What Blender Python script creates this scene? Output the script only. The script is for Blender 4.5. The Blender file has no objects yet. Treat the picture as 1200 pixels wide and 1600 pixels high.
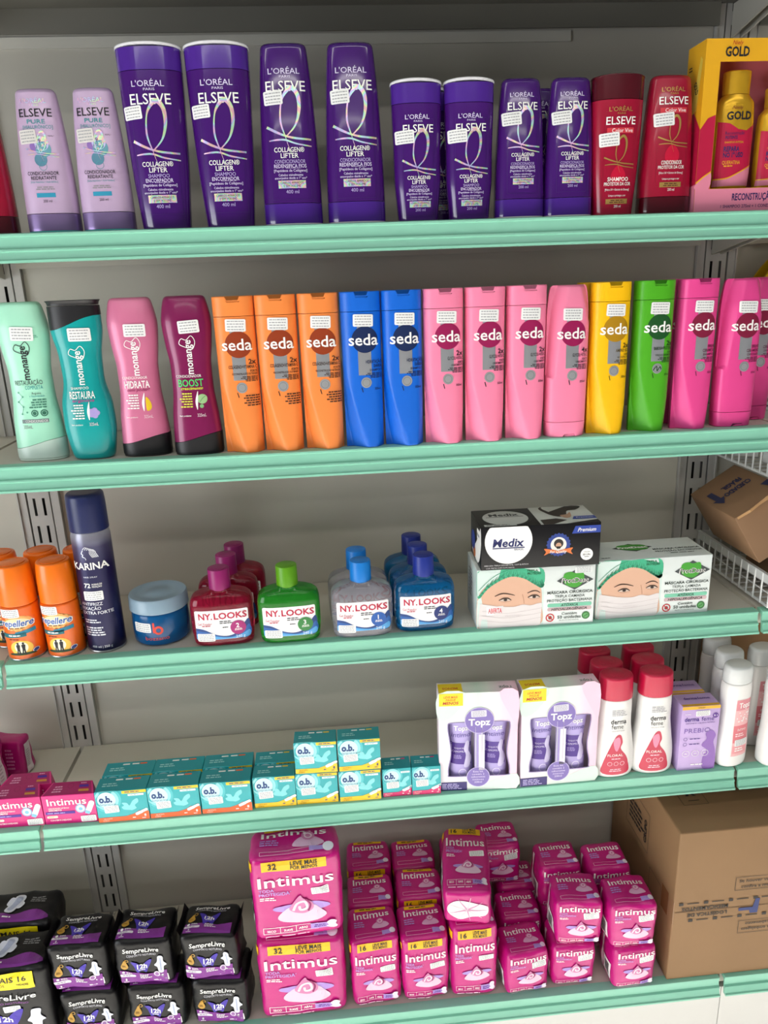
import bpy, bmesh, math, random
from mathutils import Vector, Matrix, noise
R = math.radians
S = bpy.context.scene
COL = S.collection

# ------------------------------------------------------------------ camera
def set_camera():
    yaw, pitch, roll = R(4.287), R(-17.1551), R(-2.1127)
    fwd = Vector((math.sin(yaw), math.cos(yaw), 0)); right = Vector((math.cos(yaw), -math.sin(yaw), 0)); up = Vector((0, 0, 1))
    f2 = fwd*math.cos(pitch)+up*math.sin(pitch); u2 = up*math.cos(pitch)-fwd*math.sin(pitch)
    r3 = right*math.cos(roll)+u2*math.sin(roll); u3 = u2*math.cos(roll)-right*math.sin(roll)
    cd = bpy.data.cameras.new('camera'); co = bpy.data.objects.new('camera', cd); COL.objects.link(co)
    cd.sensor_fit = 'VERTICAL'; cd.sensor_height = 36.0; cd.sensor_width = 27.0
    cd.lens = 1164.327/1600*36.0; cd.clip_start = 0.05
    m = Matrix((r3, u3, -f2)).transposed().to_4x4(); m.translation = (0.5101, -1.307, 1.6623)
    co.matrix_world = m
    S.camera = co
set_camera()

# ------------------------------------------------------------------ world, lamps, exposure
w = bpy.data.worlds.new('world'); S.world = w; w.use_nodes = True
bg = w.node_tree.nodes['Background']; bg.inputs[0].default_value = (0.95, 0.96, 1.0, 1); bg.inputs[1].default_value = 0.10
def area(name, loc, target, sx, sy, power, col=(1, 1, 1)):
    l = bpy.data.lights.new(name, 'AREA'); l.shape = 'RECTANGLE'; l.size = sx; l.size_y = sy; l.energy = power; l.color = col
    o = bpy.data.objects.new(name, l); COL.objects.link(o); o.location = loc
    d = Vector(target)-Vector(loc); o.rotation_euler = d.to_track_quat('-Z', 'Y').to_euler()
    return o
WARM = (1.0, 0.97, 0.91)
area('ceiling_lamp', (0.3, -1.4, 3.0), (0.3, -1.4, 0), 3.6, 0.16, 11, WARM)
area('ceiling_lamp', (0.3, -2.7, 3.0), (0.3, -2.7, 0), 3.6, 0.16, 19, WARM)
area('ceiling_lamp', (0.3, -4.0, 3.0), (0.3, -4.0, 0), 3.6, 0.16, 17, WARM)
area('shop_window', (-2.6, -2.1, 1.05), (0.6, 0, 0.95), 1.9, 1.7, 58, (0.93, 0.97, 1.0))
for dx in (-0.9, 0.5, 1.9):  # added spots: they light the floor so its bounce brightens the lower panels
    l = bpy.data.lights.new('floor_bounce_spot', 'SPOT'); l.energy = 950; l.spot_size = R(62); l.spot_blend = .3; l.shadow_soft_size = .08; l.color = (1, .98, .95)
    o = bpy.data.objects.new('floor_bounce_spot', l); COL.objects.link(o); o.location = (dx, -2.0, 3.0)
S.view_settings.view_transform = 'Standard'; S.view_settings.look = 'None'; S.view_settings.gamma = 1.0
S.view_settings.use_curve_mapping = False; S.view_settings.exposure = 0.13

# ------------------------------------------------------------------ materials
def lin(h):
    h = h.lstrip('#'); o = []
    for i in (0, 2, 4):
        c = int(h[i:i+2], 16)/255
        o.append(c/12.92 if c <= .04045 else ((c+.055)/1.055)**2.4)
    return (o[0], o[1], o[2], 1)
MATS = {}
def M(hexcol, rough=.42, metal=0.0, trans=0.0, coat=0.0, bump=0.0, bscale=60.0, var=0.0, vscale=8.0, ior=1.45, spec=.5):
    key = (hexcol, rough, metal, trans, coat, bump, bscale, var, vscale, ior, spec)
    if key in MATS: return MATS[key]
    m = bpy.data.materials.new('material_'+hexcol.strip('#')); m.use_nodes = True
    nt = m.node_tree; b = nt.nodes['Principled BSDF']; c = lin(hexcol)
    b.inputs['Base Color'].default_value = c; b.inputs['Roughness'].default_value = rough; b.inputs['Metallic'].default_value = metal
    b.inputs['IOR'].default_value = ior; b.inputs['Specular IOR Level'].default_value = spec
    if trans: b.inputs['Transmission Weight'].default_value = trans
    if coat: b.inputs['Coat Weight'].default_value = coat; b.inputs['Coat Roughness'].default_value = .08
    if bump or var:
        tc = nt.nodes.new('ShaderNodeTexCoord')
        if bump:
            n = nt.nodes.new('ShaderNodeTexNoise'); n.inputs['Scale'].default_value = bscale; n.inputs['Detail'].default_value = 4
            bp = nt.nodes.new('ShaderNodeBump'); bp.inputs['Strength'].default_value = bump; bp.inputs['Distance'].default_value = .004
            nt.links.new(tc.outputs['Object'], n.inputs['Vector']); nt.links.new(n.outputs['Fac'], bp.inputs['Height']); nt.links.new(bp.outputs['Normal'], b.inputs['Normal'])
        if var:
            n = nt.nodes.new('ShaderNodeTexNoise'); n.inputs['Scale'].default_value = vscale; n.inputs['Detail'].default_value = 3
            mx = nt.nodes.new('ShaderNodeMix'); mx.data_type = 'RGBA'
            mx.inputs[6].default_value = tuple(x*(1-var) for x in c[:3])+(1,); mx.inputs[7].default_value = tuple(min(1, x*(1+var)) for x in c[:3])+(1,)
            nt.links.new(tc.outputs['Object'], n.inputs['Vector']); nt.links.new(n.outputs['Fac'], mx.inputs[0]); nt.links.new(mx.outputs[2], b.inputs['Base Color'])
    MATS[key] = m
    return m
def gradient_mat(name, stops, axis='Z', scale=1.0, rough=.35, metal=0.0):
    m = bpy.data.materials.new(name); m.use_nodes = True; nt = m.node_tree; b = nt.nodes['Principled BSDF']
    tc = nt.nodes.new('ShaderNodeTexCoord'); sp = nt.nodes.new('ShaderNodeSeparateXYZ'); ma = nt.nodes.new('ShaderNodeMath'); ma.operation = 'MULTIPLY'; ma.inputs[1].default_value = scale
    cr = nt.nodes.new('ShaderNodeValToRGB')
    while len(cr.color_ramp.elements) < len(stops): cr.color_ramp.elements.new(.5)
    for e, (p, h) in zip(cr.color_ramp.elements, stops): e.position = p; e.color = lin(h)
    nt.links.new(tc.outputs['Object'], sp.inputs[0]); nt.links.new(sp.outputs[axis], ma.inputs[0]); nt.links.new(ma.outputs[0], cr.inputs[0]); nt.links.new(cr.outputs[0], b.inputs['Base Color'])
    b.inputs['Roughness'].default_value = rough; b.inputs['Metallic'].default_value = metal
    return m
def holo_mat(name, metal=.75, light=.75, scale=38):
    m = bpy.data.materials.new(name); m.use_nodes = True; nt = m.node_tree; b = nt.nodes['Principled BSDF']
    tc = nt.nodes.new('ShaderNodeTexCoord'); n = nt.nodes.new('ShaderNodeTexNoise'); n.inputs['Scale'].default_value = scale; n.inputs['Detail'].default_value = 1
    hs = nt.nodes.new('ShaderNodeCombineColor'); hs.mode = 'HSV'
    ma = nt.nodes.new('ShaderNodeMath'); ma.operation = 'MULTIPLY_ADD'; ma.inputs[1].default_value = 7.0; ma.inputs[2].default_value = .1
    nt.links.new(tc.outputs['Object'], n.inputs['Vector']); nt.links.new(n.outputs['Fac'], ma.inputs[0]); fr = nt.nodes.new('ShaderNodeMath'); fr.operation = 'FRACT'; nt.links.new(ma.outputs[0], fr.inputs[0]); nt.links.new(fr.outputs[0], hs.inputs[0])
    hs.inputs[1].default_value = .38; hs.inputs[2].default_value = light
    nt.links.new(hs.outputs[0], b.inputs['Base Color']); b.inputs['Metallic'].default_value = metal; b.inputs['Roughness'].default_value = .3
    return m
HOLO = holo_mat('holographic_foil', .55, .9); HOLOP = holo_mat('holographic_print', .35, .85, 60)
WHITE = M('#f2f2f0', .45); PAPER = M('#eef0f0', .6); BLACK = M('#101012', .4); INK = M('#1c1c22', .5); GREYTXT = M('#8d8d90', .6)
STICK = M('#e9eaea', .5); STICKTX = M('#a2a4a8', .6)
SILVER = M('#c4c6c8', .3, .8)

# ------------------------------------------------------------------ mesh builder
class MB:
    def __init__(s): s.v = []; s.f = []; s.mi = []; s.mats = []; s.flat = []
    def slot(s, m):
        if m not in s.mats: s.mats.append(m)
        return s.mats.index(m)
    def add(s, vs, fs, m):
        o = len(s.v); k = s.slot(m); s.v += [tuple(x) for x in vs]
        for f in fs: s.f.append([i+o for i in f]); s.mi.append(k)
        return s
    def box(s, x0, x1, y0, y1, z0, z1, m):
        vs = [(x, y, z) for z in (z0, z1) for y in (y0, y1) for x in (x0, x1)]
        return s.add(vs, [(0, 2, 3, 1), (4, 5, 7, 6), (0, 1, 5, 4), (1, 3, 7, 5), (3, 2, 6, 7), (2, 0, 4, 6)], m)
    def extrude_x(s, prof, x0, x1, m):      # closed (y,z) profile
        n = len(prof); vs = [(x0, y, z) for y, z in prof]+[(x1, y, z) for y, z in prof]
        fs = [(i, (i+1) % n, n+(i+1) % n, n+i) for i in range(n)]+[tuple(range(n))[::-1], tuple(range(n, 2*n))]
        return s.add(vs, fs, m)
    def tube(s, pts, r, m, n=8):
        pts = [Vector(p) for p in pts]; rings = []
        for i, p in enumerate(pts):
            d = (pts[min(i+1, len(pts)-1)]-pts[max(i-1, 0)]).normalized()
            a = d.cross(Vector((0, 0, 1)) if abs(d.z) < .9 else Vector((1, 0, 0))).normalized(); b = d.cross(a)
            rings.append([p+a*r*math.cos(t*2*math.pi/n)+b*r*math.sin(t*2*math.pi/n) for t in range(n)])
        vs = [v for rg in rings for v in rg]; fs = []
        for i in range(len(pts)-1):
            for t in range(n): fs.append((i*n+t, i*n+(t+1) % n, (i+1)*n+(t+1) % n, (i+1)*n+t))
        fs += [tuple(range(n))[::-1], tuple(range((len(pts)-1)*n, len(pts)*n))]
        return s.add(vs, fs, m)
    def build(s, name, parent=None, smooth=40, loc=None, recalc=True):
        me = bpy.data.meshes.new(name); me.from_pydata(s.v, [], s.f)
        for m in s.mats: me.materials.append(m)
        me.polygons.foreach_set('material_index', s.mi)
        if recalc:
            bm = bmesh.new(); bm.from_mesh(me); bmesh.ops.recalc_face_normals(bm, faces=bm.faces); bm.to_mesh(me); bm.free()
        if smooth:
            me.shade_smooth(); me.set_sharp_from_angle(angle=R(smooth))
        me.update()
        o = bpy.data.objects.new(name, me); COL.objects.link(o)
        if parent is not None: o.parent = parent
        if loc is not None: o.location = loc
        return o

def tag(o, label, cat, group=None, kind=None):
    if label: o['label'] = label
    if cat: o['category'] = cat
    if group: o['group'] = group
    if kind: o['kind'] = kind
    return o
def thing(name, label, cat, loc=(0, 0, 0), rz=0, group=None):
    o = bpy.data.objects.new(name, None); COL.objects.link(o); o.empty_display_size = .02
    o.location = loc; o.rotation_euler = (0, 0, R(rz))
    return tag(o, label, cat, group)
def dup(src, label, loc, rz=0, group=None):
    def cp(o, parent):
        c = o.copy(); COL.objects.link(c); c.parent = parent
        for ch in o.children: cp(ch, c)
        return c
    r = cp(src, None); r.location = loc; r.rotation_euler = (0, 0, R(rz)); r['label'] = label
    if group: r['group'] = group
    return r

# ------------------------------------------------------------------ text and print
TC = {}
def text_geo(s, bold):
    k = (s, bold)
    if k in TC: return TC[k]
    cu = bpy.data.curves.new('text', 'FONT'); cu.body = s; cu.size = 1; cu.offset = bold; cu.resolution_u = 2; cu.fill_mode = 'FRONT'
    ob = bpy.data.objects.new('text', cu)
    me = bpy.data.meshes.new_from_object(ob)
    vs = [(v.co.x, v.co.y) for v in me.vertices]; fs = [tuple(p.vertices) for p in me.polygons]
    bpy.data.objects.remove(ob); bpy.data.curves.remove(cu); bpy.data.meshes.remove(me)
    xs = [v[0] for v in vs] or [0, 1]
    TC[k] = (vs, fs, min(xs), max(xs)); return TC[k]
CAP = None
def cap_h():
    global CAP
    if CAP is None: CAP = max(v[1] for v in text_geo('H', 0)[0])
    return CAP

def smooth_pts(pts, n=6, closed=False):
    P = [Vector(p) for p in pts]; out = []; N = len(P)
    for i in range(N if closed else N-1):
        p0 = P[(i-1) % N] if closed or i > 0 else P[0]; p1 = P[i]; p2 = P[(i+1) % N]; p3 = P[(i+2) % N] if closed or i+2 < N else P[-1]
        for k in range(n):
            t = k/n
            out.append(.5*((2*p1)+(p2-p0)*t+(2*p0-5*p1+4*p2-p3)*t*t+(3*p1-p0-3*p2+p3)*t**3))
    if not closed: out.append(P[-1])
    return out

class Print:
    """flat artwork in (u, v) laid onto a surface: front(u, v, offset) -> point"""
    def __init__(s, front, step=None, base=.0002, dl=.00013):
        s.front = front; s.step = step; s.base = base; s.dl = dl; s.items = []
    def raw(s, vs, fs, m, L): s.items.append((vs, fs, m, L)); return s
    def poly(s, pts, m, L=1): pts = [tuple(p)[:2] for p in pts]; return s.raw(pts, [tuple(range(len(pts)))], m, L)
    def blob(s, pts, m, L=1, n=5): return s.poly(smooth_pts([(p[0], p[1], 0) for p in pts], n, True), m, L)
    def rect(s, x, z, w, h, m, L=1, r=0, rot=0):
        if r <= 0: pts = [(-w/2, -h/2), (w/2, -h/2), (w/2, h/2), (-w/2, h/2)]
        else:
            pts = []
            for cx, cz, a0 in ((w/2-r, -h/2+r, -90), (w/2-r, h/2-r, 0), (-w/2+r, h/2-r, 90), (-w/2+r, -h/2+r, 180)):
                pts += [(cx+r*math.cos(R(a0+a)), cz+r*math.sin(R(a0+a))) for a in (0, 30, 60, 90)]
        c, sn = math.cos(R(rot)), math.sin(R(rot))
        return s.poly([(x+a*c-b*sn, z+a*sn+b*c) for a, b in pts], m, L)
    def disc(s, x, z, r, m, L=1, n=28, ry=None, rot=0):
        ry = ry or r; c, sn = math.cos(R(rot)), math.sin(R(rot)); pts = []
        for i in range(n):
            a, b = r*math.cos(i*2*math.pi/n), ry*math.sin(i*2*math.pi/n); pts.append((x+a*c-b*sn, z+a*sn+b*c))
        return s.poly(pts, m, L)
    def ribbon(s, pts, w, m, L=2, n=5, closed=False):
        P = smooth_pts([(p[0], p[1], 0) for p in pts], n, closed); N = len(P); vs = []; fs = []
        for i, p in enumerate(P):
            d = (P[(i+1) % N if closed else min(i+1, N-1)]-P[(i-1) % N if closed else max(i-1, 0)])
            d = d.normalized() if d.length > 0 else Vector((1, 0, 0)); nn = Vector((-d.y, d.x, 0))
            t = i/(N-1); ww = w
            if isinstance(w, (list, tuple)):
                q = t*(len(w)-1); k = min(int(q), len(w)-2); ww = w[k]+(w[k+1]-w[k])*(q-k)
            a, b = p+nn*ww/2, p-nn*ww/2; vs += [(a.x, a.y), (b.x, b.y)]
        for i in range(N if closed else N-1):
            j = (i+1) % N; fs.append((2*i, 2*i+1, 2*j+1, 2*j))
        return s.raw(vs, fs, m, L)
    def ring(s, x, z, r, w, m, L=2, n=26, ry=None):
        ry = ry or r
        return s.ribbon([(x+r*math.cos(i*2*math.pi/n), z+ry*math.sin(i*2*math.pi/n)) for i in range(n)], w, m, L, 1, True)
    def frame(s, x, z, w, h, t, m, L=2):
        s.rect(x, z+h/2, w, t, m, L); s.rect(x, z-h/2, w, t, m, L); s.rect(x-w/2, z, t, h, m, L); return s.rect(x+w/2, z, t, h, m, L)
    def text(s, t, x, z, h, m, w=None, bold=0.0, al='c', rot=0, L=3, shear=0):
        vs, fs, a, b = text_geo(t, bold); k = h/cap_h(); kx = k
        if w: kx = w/(b-a)
        wd = (b-a)*kx; ox = {'c': -wd/2, 'l': 0, 'r': -wd}[al]
        c, sn = math.cos(R(rot)), math.sin(R(rot)); out = []
        for (vx, vy) in vs:
            py = vy*k-h/2; px = (vx-a)*kx+ox+shear*py; out.append((x+px*c-py*sn, z+px*sn+py*c))
        return s.raw(out, fs, m, L)
    def lines(s, x, z, w, h, n, m, L=3, al='l', seed=1):
        """illegible small print: rows of short dashes"""
        rnd = random.Random(seed); ph = h/n
        for i in range(n):
            zz = z+h/2-ph*(i+.5); ww = w*(rnd.uniform(.7, 1)); x0 = {'l': x-w/2, 'c': x-ww/2, 'r': x+w/2-ww}[al]; xx = 0
            while xx < ww:
                d = min(rnd.uniform(.12, .3)*w, ww-xx)
                s.rect(x0+xx+d/2, zz, d*.82, ph*.5, m, L); xx += d
        return s
    def emit(s, mb):
        mats = []; bm = bmesh.new()
        for vs, fs, m, L in s.items:
            if m not in mats: mats.append(m)
            k = mats.index(m); bv = [bm.verts.new((x, y, L)) for x, y in vs]
            for f in fs:
                try: fc = bm.faces.new([bv[i] for i in f]); fc.material_index = k
                except ValueError: pass
        if s.step:
            big = [f for f in bm.faces if len(f.verts) > 4]
            if big: bmesh.ops.triangulate(bm, faces=big)
            sx, sz = s.step
            for ax, st in ((0, sx), (1, sz)):
                if not st or not bm.verts: continue
                c = [v.co[ax] for v in bm.verts]; k = math.ceil(min(c)/st)
                while k*st < max(c):
                    co = [0, 0, 0]; no = [0, 0, 0]; co[ax] = k*st; no[ax] = 1
                    bmesh.ops.bisect_plane(bm, geom=bm.verts[:]+bm.edges[:]+bm.faces[:], plane_co=co, plane_no=no, dist=1e-7); k += 1
        bm.verts.index_update()
        vs = [s.front(v.co.x, v.co.y, s.base+s.dl*v.co.z) for v in bm.verts]
        for k, m in enumerate(mats):
            mb.add([], [], m)
        o = len(mb.v); mb.v += [tuple(p) for p in vs]
        for f in bm.faces: mb.f.append([o+v.index for v in f.verts]); mb.mi.append(mb.slot(mats[f.material_index]))
        bm.free(); return mb
def label(parent, prints, name='printed_label'):
    for p in prints: o = p.emit(MB()).build(name, parent, smooth=0, recalc=False)
    return o
def sticker(parent, front, x, z, wd=.026, ht=.017, rot=0, step=(.004, .01), mat=None, seed=1):
    p = Print(front, step, base=.0009); p.rect(x, z, wd, ht, mat or STICK, 0, .0018, rot)
    rnd = random.Random(seed); c, sn = math.cos(R(rot)), math.sin(R(rot))
    for i in range(4):
        zz = ht*(.33-.22*i); xx = -wd*.42
        while xx < wd*.36:
            d = rnd.uniform(.08, .2)*wd; d = min(d, wd*.42-xx)
            a, b = xx+d/2, zz; p.rect(x+a*c-b*sn, z+a*sn+b*c, d*.8, ht*.085, STICKTX, 1, 0, rot); xx += d
    return label(parent, [p], 'price_sticker')

# ------------------------------------------------------------------ bottle bodies
def pchip(xs, ys, x):
    n = len(xs)
    if x <= xs[0]: return ys[0]
    if x >= xs[-1]: return ys[-1]
    h = [xs[i+1]-xs[i] for i in range(n-1)]; d = [(ys[i+1]-ys[i])/h[i] for i in range(n-1)]
    m = [d[0]]+[0 if d[i-1]*d[i] <= 0 else 2*d[i-1]*d[i]/(d[i-1]+d[i]) for i in range(1, n-1)]+[d[-1]]
    for i in range(n-1):
        if x <= xs[i+1]:
            t = (x-xs[i])/h[i]
            return (2*t**3-3*t*t+1)*ys[i]+(t**3-2*t*t+t)*h[i]*m[i]+(-2*t**3+3*t*t)*ys[i+1]+(t**3-t*t)*h[i]*m[i+1]
class Body:
    def __init__(s, prof, e=2.5, rt=.003, rb=.002, facet=None):
        s.z = [p[0] for p in prof]; s.w = [p[1] for p in prof]; s.d = [p[2] for p in prof]; s.e = e; s.rt = rt; s.rb = rb; s.H = s.z[-1]; s.facet = facet
    def dims(s, z):
        a, b = pchip(s.z, s.w, z), pchip(s.z, s.d, z); i = 0
        if s.rt and s.H-z < s.rt: q = s.rt-(s.H-z); i = s.rt-math.sqrt(max(0, s.rt**2-q*q))
        if s.rb and z-s.z[0] < s.rb: q = s.rb-(z-s.z[0]); i = max(i, s.rb-math.sqrt(max(0, s.rb**2-q*q)))
        return max(a-i, .0005), max(b-i, .0005)
    def front(s, u, z, off=0):
        a, b = s.dims(min(max(z, s.z[0]), s.H)); t = min(abs(u)/a, .985); y = -b*(1-t**s.e)**(1/s.e)
        n = Vector((math.copysign(t**(s.e-1), u)/a, -(max(0, -y/b))**(s.e-1)/b, 0)).normalized()
        if s.facet: y = min(y+s.facet(u, z), -.001)
        return Vector((max(-.985*a, min(.985*a, u)), y, z))+n*off
    def mesh(s, mb, m, z0=None, z1=None, n=64, nz=26, grow=0, warp=None):
        z0 = s.z[0] if z0 is None else z0; z1 = s.H if z1 is None else z1
        zs = {z0, z1} | {z0+(z1-z0)*i/nz for i in range(nz+1)}
        for r, ze, sg in ((s.rt, s.H, -1), (s.rb, s.z[0], 1)):
            if r:
                for t in (0, .03, .12, .3, .6, 1):
                    q = ze+sg*r*t
                    if z0 <= q <= z1: zs.add(q)
        zs = sorted(zs); vs = []; fs = []
        for z in zs:
            a, b = s.dims(z); a += grow; b += grow
            for i in range(n):
                t = 2*math.pi*i/n; c, sn = math.cos(t), math.sin(t)
                x = a*math.copysign(abs(c)**(2/s.e), c); y = b*math.copysign(abs(sn)**(2/s.e), sn)
                if s.facet and y < 0: y = min(y+s.facet(x, z), -.001)
                vs.append((x, y, warp(x, y, z) if warp else z))
        for k in range(len(zs)-1):
            for i in range(n): fs.append((k*n+i, k*n+(i+1) % n, (k+1)*n+(i+1) % n, (k+1)*n+i))
        fs += [tuple(range(n))[::-1], tuple(range((len(zs)-1)*n, len(zs)*n))]
        return mb.add(vs, fs, m)
def disc_mesh(mb, cx, cy, z0, z1, r, m, n=32, r1=None, bev=.0015):
    r1 = r if r1 is None else r1
    prof = [(z0, r-bev), (z0+bev, r), (z1-bev, r1), (z1-.3*bev, r1-.3*bev), (z1, r1-bev)]
    vs = [(cx+q*math.cos(2*math.pi*i/n), cy+q*math.sin(2*math.pi*i/n), z) for z, q in prof for i in range(n)]
    fs = [(k*n+i, k*n+(i+1) % n, (k+1)*n+(i+1) % n, (k+1)*n+i) for k in range(len(prof)-1) for i in range(n)]
    fs += [tuple(range(n))[::-1], tuple(range((len(prof)-1)*n, len(prof)*n))]
    return mb.add(vs, fs, m)

# ------------------------------------------------------------------ rounded boxes (cartons, soft packs): origin at the centre of the base
class RBox:
    def __init__(s, w, d, h, r=.001, n=1, amp=0, freq=30, seed=0, warp=None, bulge=0):
        s.hw = (w/2, d/2, h/2); s.w, s.d, s.h = w, d, h; s.r = r; s.n = n; s.amp = amp; s.freq = freq; s.seed = Vector((seed*7.3, seed*3.1, seed*5.7)); s.warp = warp; s.bulge = bulge
    def place(s, q, off=0):
        inner = Vector([max(-h+s.r, min(h-s.r, c)) for c, h in zip(q, s.hw)]); d = Vector(q)-inner
        if d.length < 1e-9: d = Vector((0, 0, 1))
        d.normalize(); p = inner+d*s.r
        if s.bulge:
            b = [1-(c/h)**2 for c, h in zip(p, s.hw)]; b = sorted(max(0, x) for x in b); p += d*s.bulge*b[1]*b[2]
        if s.amp:
            nz = noise.noise(p*s.freq+s.seed)+.5*noise.noise(p*s.freq*2.3+s.seed)
            rid = 1-abs(noise.noise(p*s.freq*.8+s.seed*2))*2; p += d*s.amp*(nz+.5*rid-.5)
        p += d*off; p.z += s.hw[2]
        if s.warp: p = s.warp(p)
        return p
    def front(s, u, v, o=0): return s.place((u, -s.hw[1], v-s.hw[2]), o)
    def top(s, u, v, o=0): return s.place((u, v, s.hw[2]), o)         # v = y
    def left(s, u, v, o=0): return s.place((-s.hw[0], -u, v-s.hw[2]), o)  # u to the right when seen from the left
    def mesh(s, mb, m):
        ax = []
        for h in s.hw:
            a = [-h, -h+s.r*.45, -h+s.r]; k = s.n
            a += [(-h+s.r)+(2*h-2*s.r)*i/k for i in range(1, k)]+[h-s.r, h-s.r*.45, h]; ax.append(a)
        ids = {}; vs = []; fs = []
        def vid(q):
            key = tuple(round(c, 6) for c in q)
            if key not in ids: ids[key] = len(vs); vs.append(s.place(q))
            return ids[key]
        for a, b, c in ((0, 1, 2), (1, 2, 0), (2, 0, 1)):
            for sg in (-1, 1):
                for i in range(len(ax[a])-1):
                    for j in range(len(ax[b])-1):
                        qs = []
                        for di, dj in ((0, 0), (1, 0), (1, 1), (0, 1)):
                            q = [0, 0, 0]; q[a] = ax[a][i+di]; q[b] = ax[b][j+dj]; q[c] = sg*s.hw[c]; qs.append(q)
                        f = [vid(q) for q in qs]
                        if len(set(f)) == 4: fs.append(f if sg > 0 else f[::-1])
        return mb.add(vs, fs, m)

def holed_panel(outer, holes, th, front_y, mat, mb, res=5):
    """upright panel in x,z with holes cut through it"""
    cu = bpy.data.curves.new('panel', 'CURVE'); cu.dimensions = '2D'; cu.fill_mode = 'BOTH'; cu.extrude = th/2
    for pts in [outer]+holes:
        sp = cu.splines.new('POLY'); sp.points.add(len(pts)-1)
        for p, q in zip(sp.points, pts): p.co = (q[0], q[1], 0, 1)
        sp.use_cyclic_u = True
    ob = bpy.data.objects.new('panel', cu); me = bpy.data.meshes.new_from_object(ob)
    mb.add([(v.co.x, front_y+th/2-v.co.z, v.co.y) for v in me.vertices], [tuple(p.vertices) for p in me.polygons], mat)
    bpy.data.objects.remove(ob); bpy.data.curves.remove(cu); bpy.data.meshes.remove(me)

# ------------------------------------------------------------------ the setting
Z = [1.7391, 1.4334, 1.1274, 0.816, 0.411]; D = [.2434, .2434, .2434, .2308, .293]; W = 1.2
STEEL = M('#c6c3b8', .4, 0, bump=.02, bscale=14, var=.03, vscale=3)
POSTM = M('#c2c0bc', .4, 0, var=.05, vscale=9)
MINT = M('#88c9b1', .36, var=.012, vscale=5)
mb = MB(); mb.box(-3, 4, -4.5, .3, -.02, 0, M('#d3d0c9', .4, var=.05, vscale=3))
tag(mb.build('floor', smooth=0), None, None, None, 'structure')
mb = MB()
for x0, x1 in ((-1.16, -.0365), (.0365, 1.1635), (1.2365, 2.36)):
    mb.box(x0, x1, .004, .012, .02, 2.4, STEEL)
tag(mb.build('wall_back', smooth=0), None, None, None, 'structure')
mb = MB()
mb.box(-1.2, .5095, -.284, -.27, 0, .372, M('#d4d3d0', .45)); mb.box(.511, 1.19, -.284, -.27, 0, .372, M('#d4d3d0', .45)); mb.box(1.1915, 2.4, -.284, -.27, 0, .372, M('#d4d3d0', .45))
tag(mb.build('trim_1', smooth=0), None, None, None, 'structure')

mb = MB(); mb.box(.0365, .93, .0005, .004, 2.0135, 2.0285, M('#d2d0c6', .4)); tag(mb.build('trim_2', smooth=0), None, None, None, 'structure')

def upright(x, lab):
    t = thing('upright_post', lab, 'post', (x, 0, 0))
    zs = [.02]; k = 30
    slots = [1.3042-.0509*i for i in range(-20, 25)]; slots = sorted(z for z in slots if .05 < z < 2.36)
    for z in slots: zs += [z-.016, z+.016]
    zs.append(2.4); xs = [-.0185, -.0103, -.0057, .0057, .0103, .0185]; m = POSTM; mb = MB()
    for i in range(len(zs)-1):
        for j in range(5):
            if i % 2 == 1 and j in (1, 3): continue
            a, b, c, d = xs[j], xs[j+1], zs[i], zs[i+1]; mb.add([(a, 0, c), (b, 0, c), (b, 0, d), (a, 0, d)], [(0, 1, 2, 3)], m)
    mb.box(-.0187, -.0165, .0002, .03, .02, 2.4, m); mb.box(.0165, .0187, .0002, .03, .02, 2.4, m); mb.box(-.0165, .0165, .028, .03, .02, 2.4, M('#2a2a2a', .8))
    mb.build('slotted_channel', t, smooth=0)
    for s in (-1, 1):
        mb = MB(); a, b = sorted((s*.0215, s*.0355)); mb.box(a, b, -.001, .02, .02, 2.4, m); a, b = sorted((s*.0335, s*.0358)); mb.box(a, b, -.004, .02, .02, 2.4, m)
        mb.build('side_flange', t, smooth=0)
    return t
upright(0, 'slotted grey steel upright post behind the left shelf joints')
upright(W, 'slotted grey steel upright post behind the right shelf joints')

def shelf(x0, x1, z, d, lab, group, base=False, sm=STEEL):
    t = thing('shelf', lab, 'shelf', ((x0+x1)/2, 0, z), 0, group); a, b = x0-(x0+x1)/2, x1-(x0+x1)/2
    mb = MB(); mb.box(a, b, -d+.012, -.0015, -.004, -.0005, sm); mb.box(a+.03, b-.03, -.009, -.0045, -.0365, -.004, sm)
    mb.box(a+.03, b-.03, -d*.55, -d*.5, -.014, -.004, sm); mb.box(a, b, -d+.013, -d+.017, -.03, -.004, sm)
    mb.build('shelf_board', t, smooth=0)
    prof = [(.012, 0), (-.0015, 0), (-.0042, -.0012), (-.0046, -.0035), (-.0028, -.0052), (-.0040, -.0185), (-.0078, -.0200), (-.0086, -.0220), (-.0068, -.0240), (-.0100, -.0325), (-.0128, -.0338), (-.0130, -.0368), (-.004, -.037), (.0, -.008), (.012, -.0045)]
    mb = MB(); mb.extrude_x([(-d+y, zz) for y, zz in prof], a, b, MINT); mb.build('price_channel', t, smooth=25)
    if not base:
        for s, xe in ((-1, a), (1, b)):
            mb = MB(); xx = xe-s*.0045; xx0, xx1 = xx-.0015, xx+.0015
            pf = [(-.0005, -.0045), (-d+.03, -.0045), (-d+.03, -.016), (-.0005, -.052)]
            mb.extrude_x(pf, xx0, xx1, STEEL); mb.build('bracket', t, smooth=0)
    return t
G = 'mint edged shelves of the display unit'
names = ['level of purple bottles', 'level of tall slim bottles', 'level of gels and mask boxes', 'level of turquoise tampon boxes', 'lowest level, pink pad packs']
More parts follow.
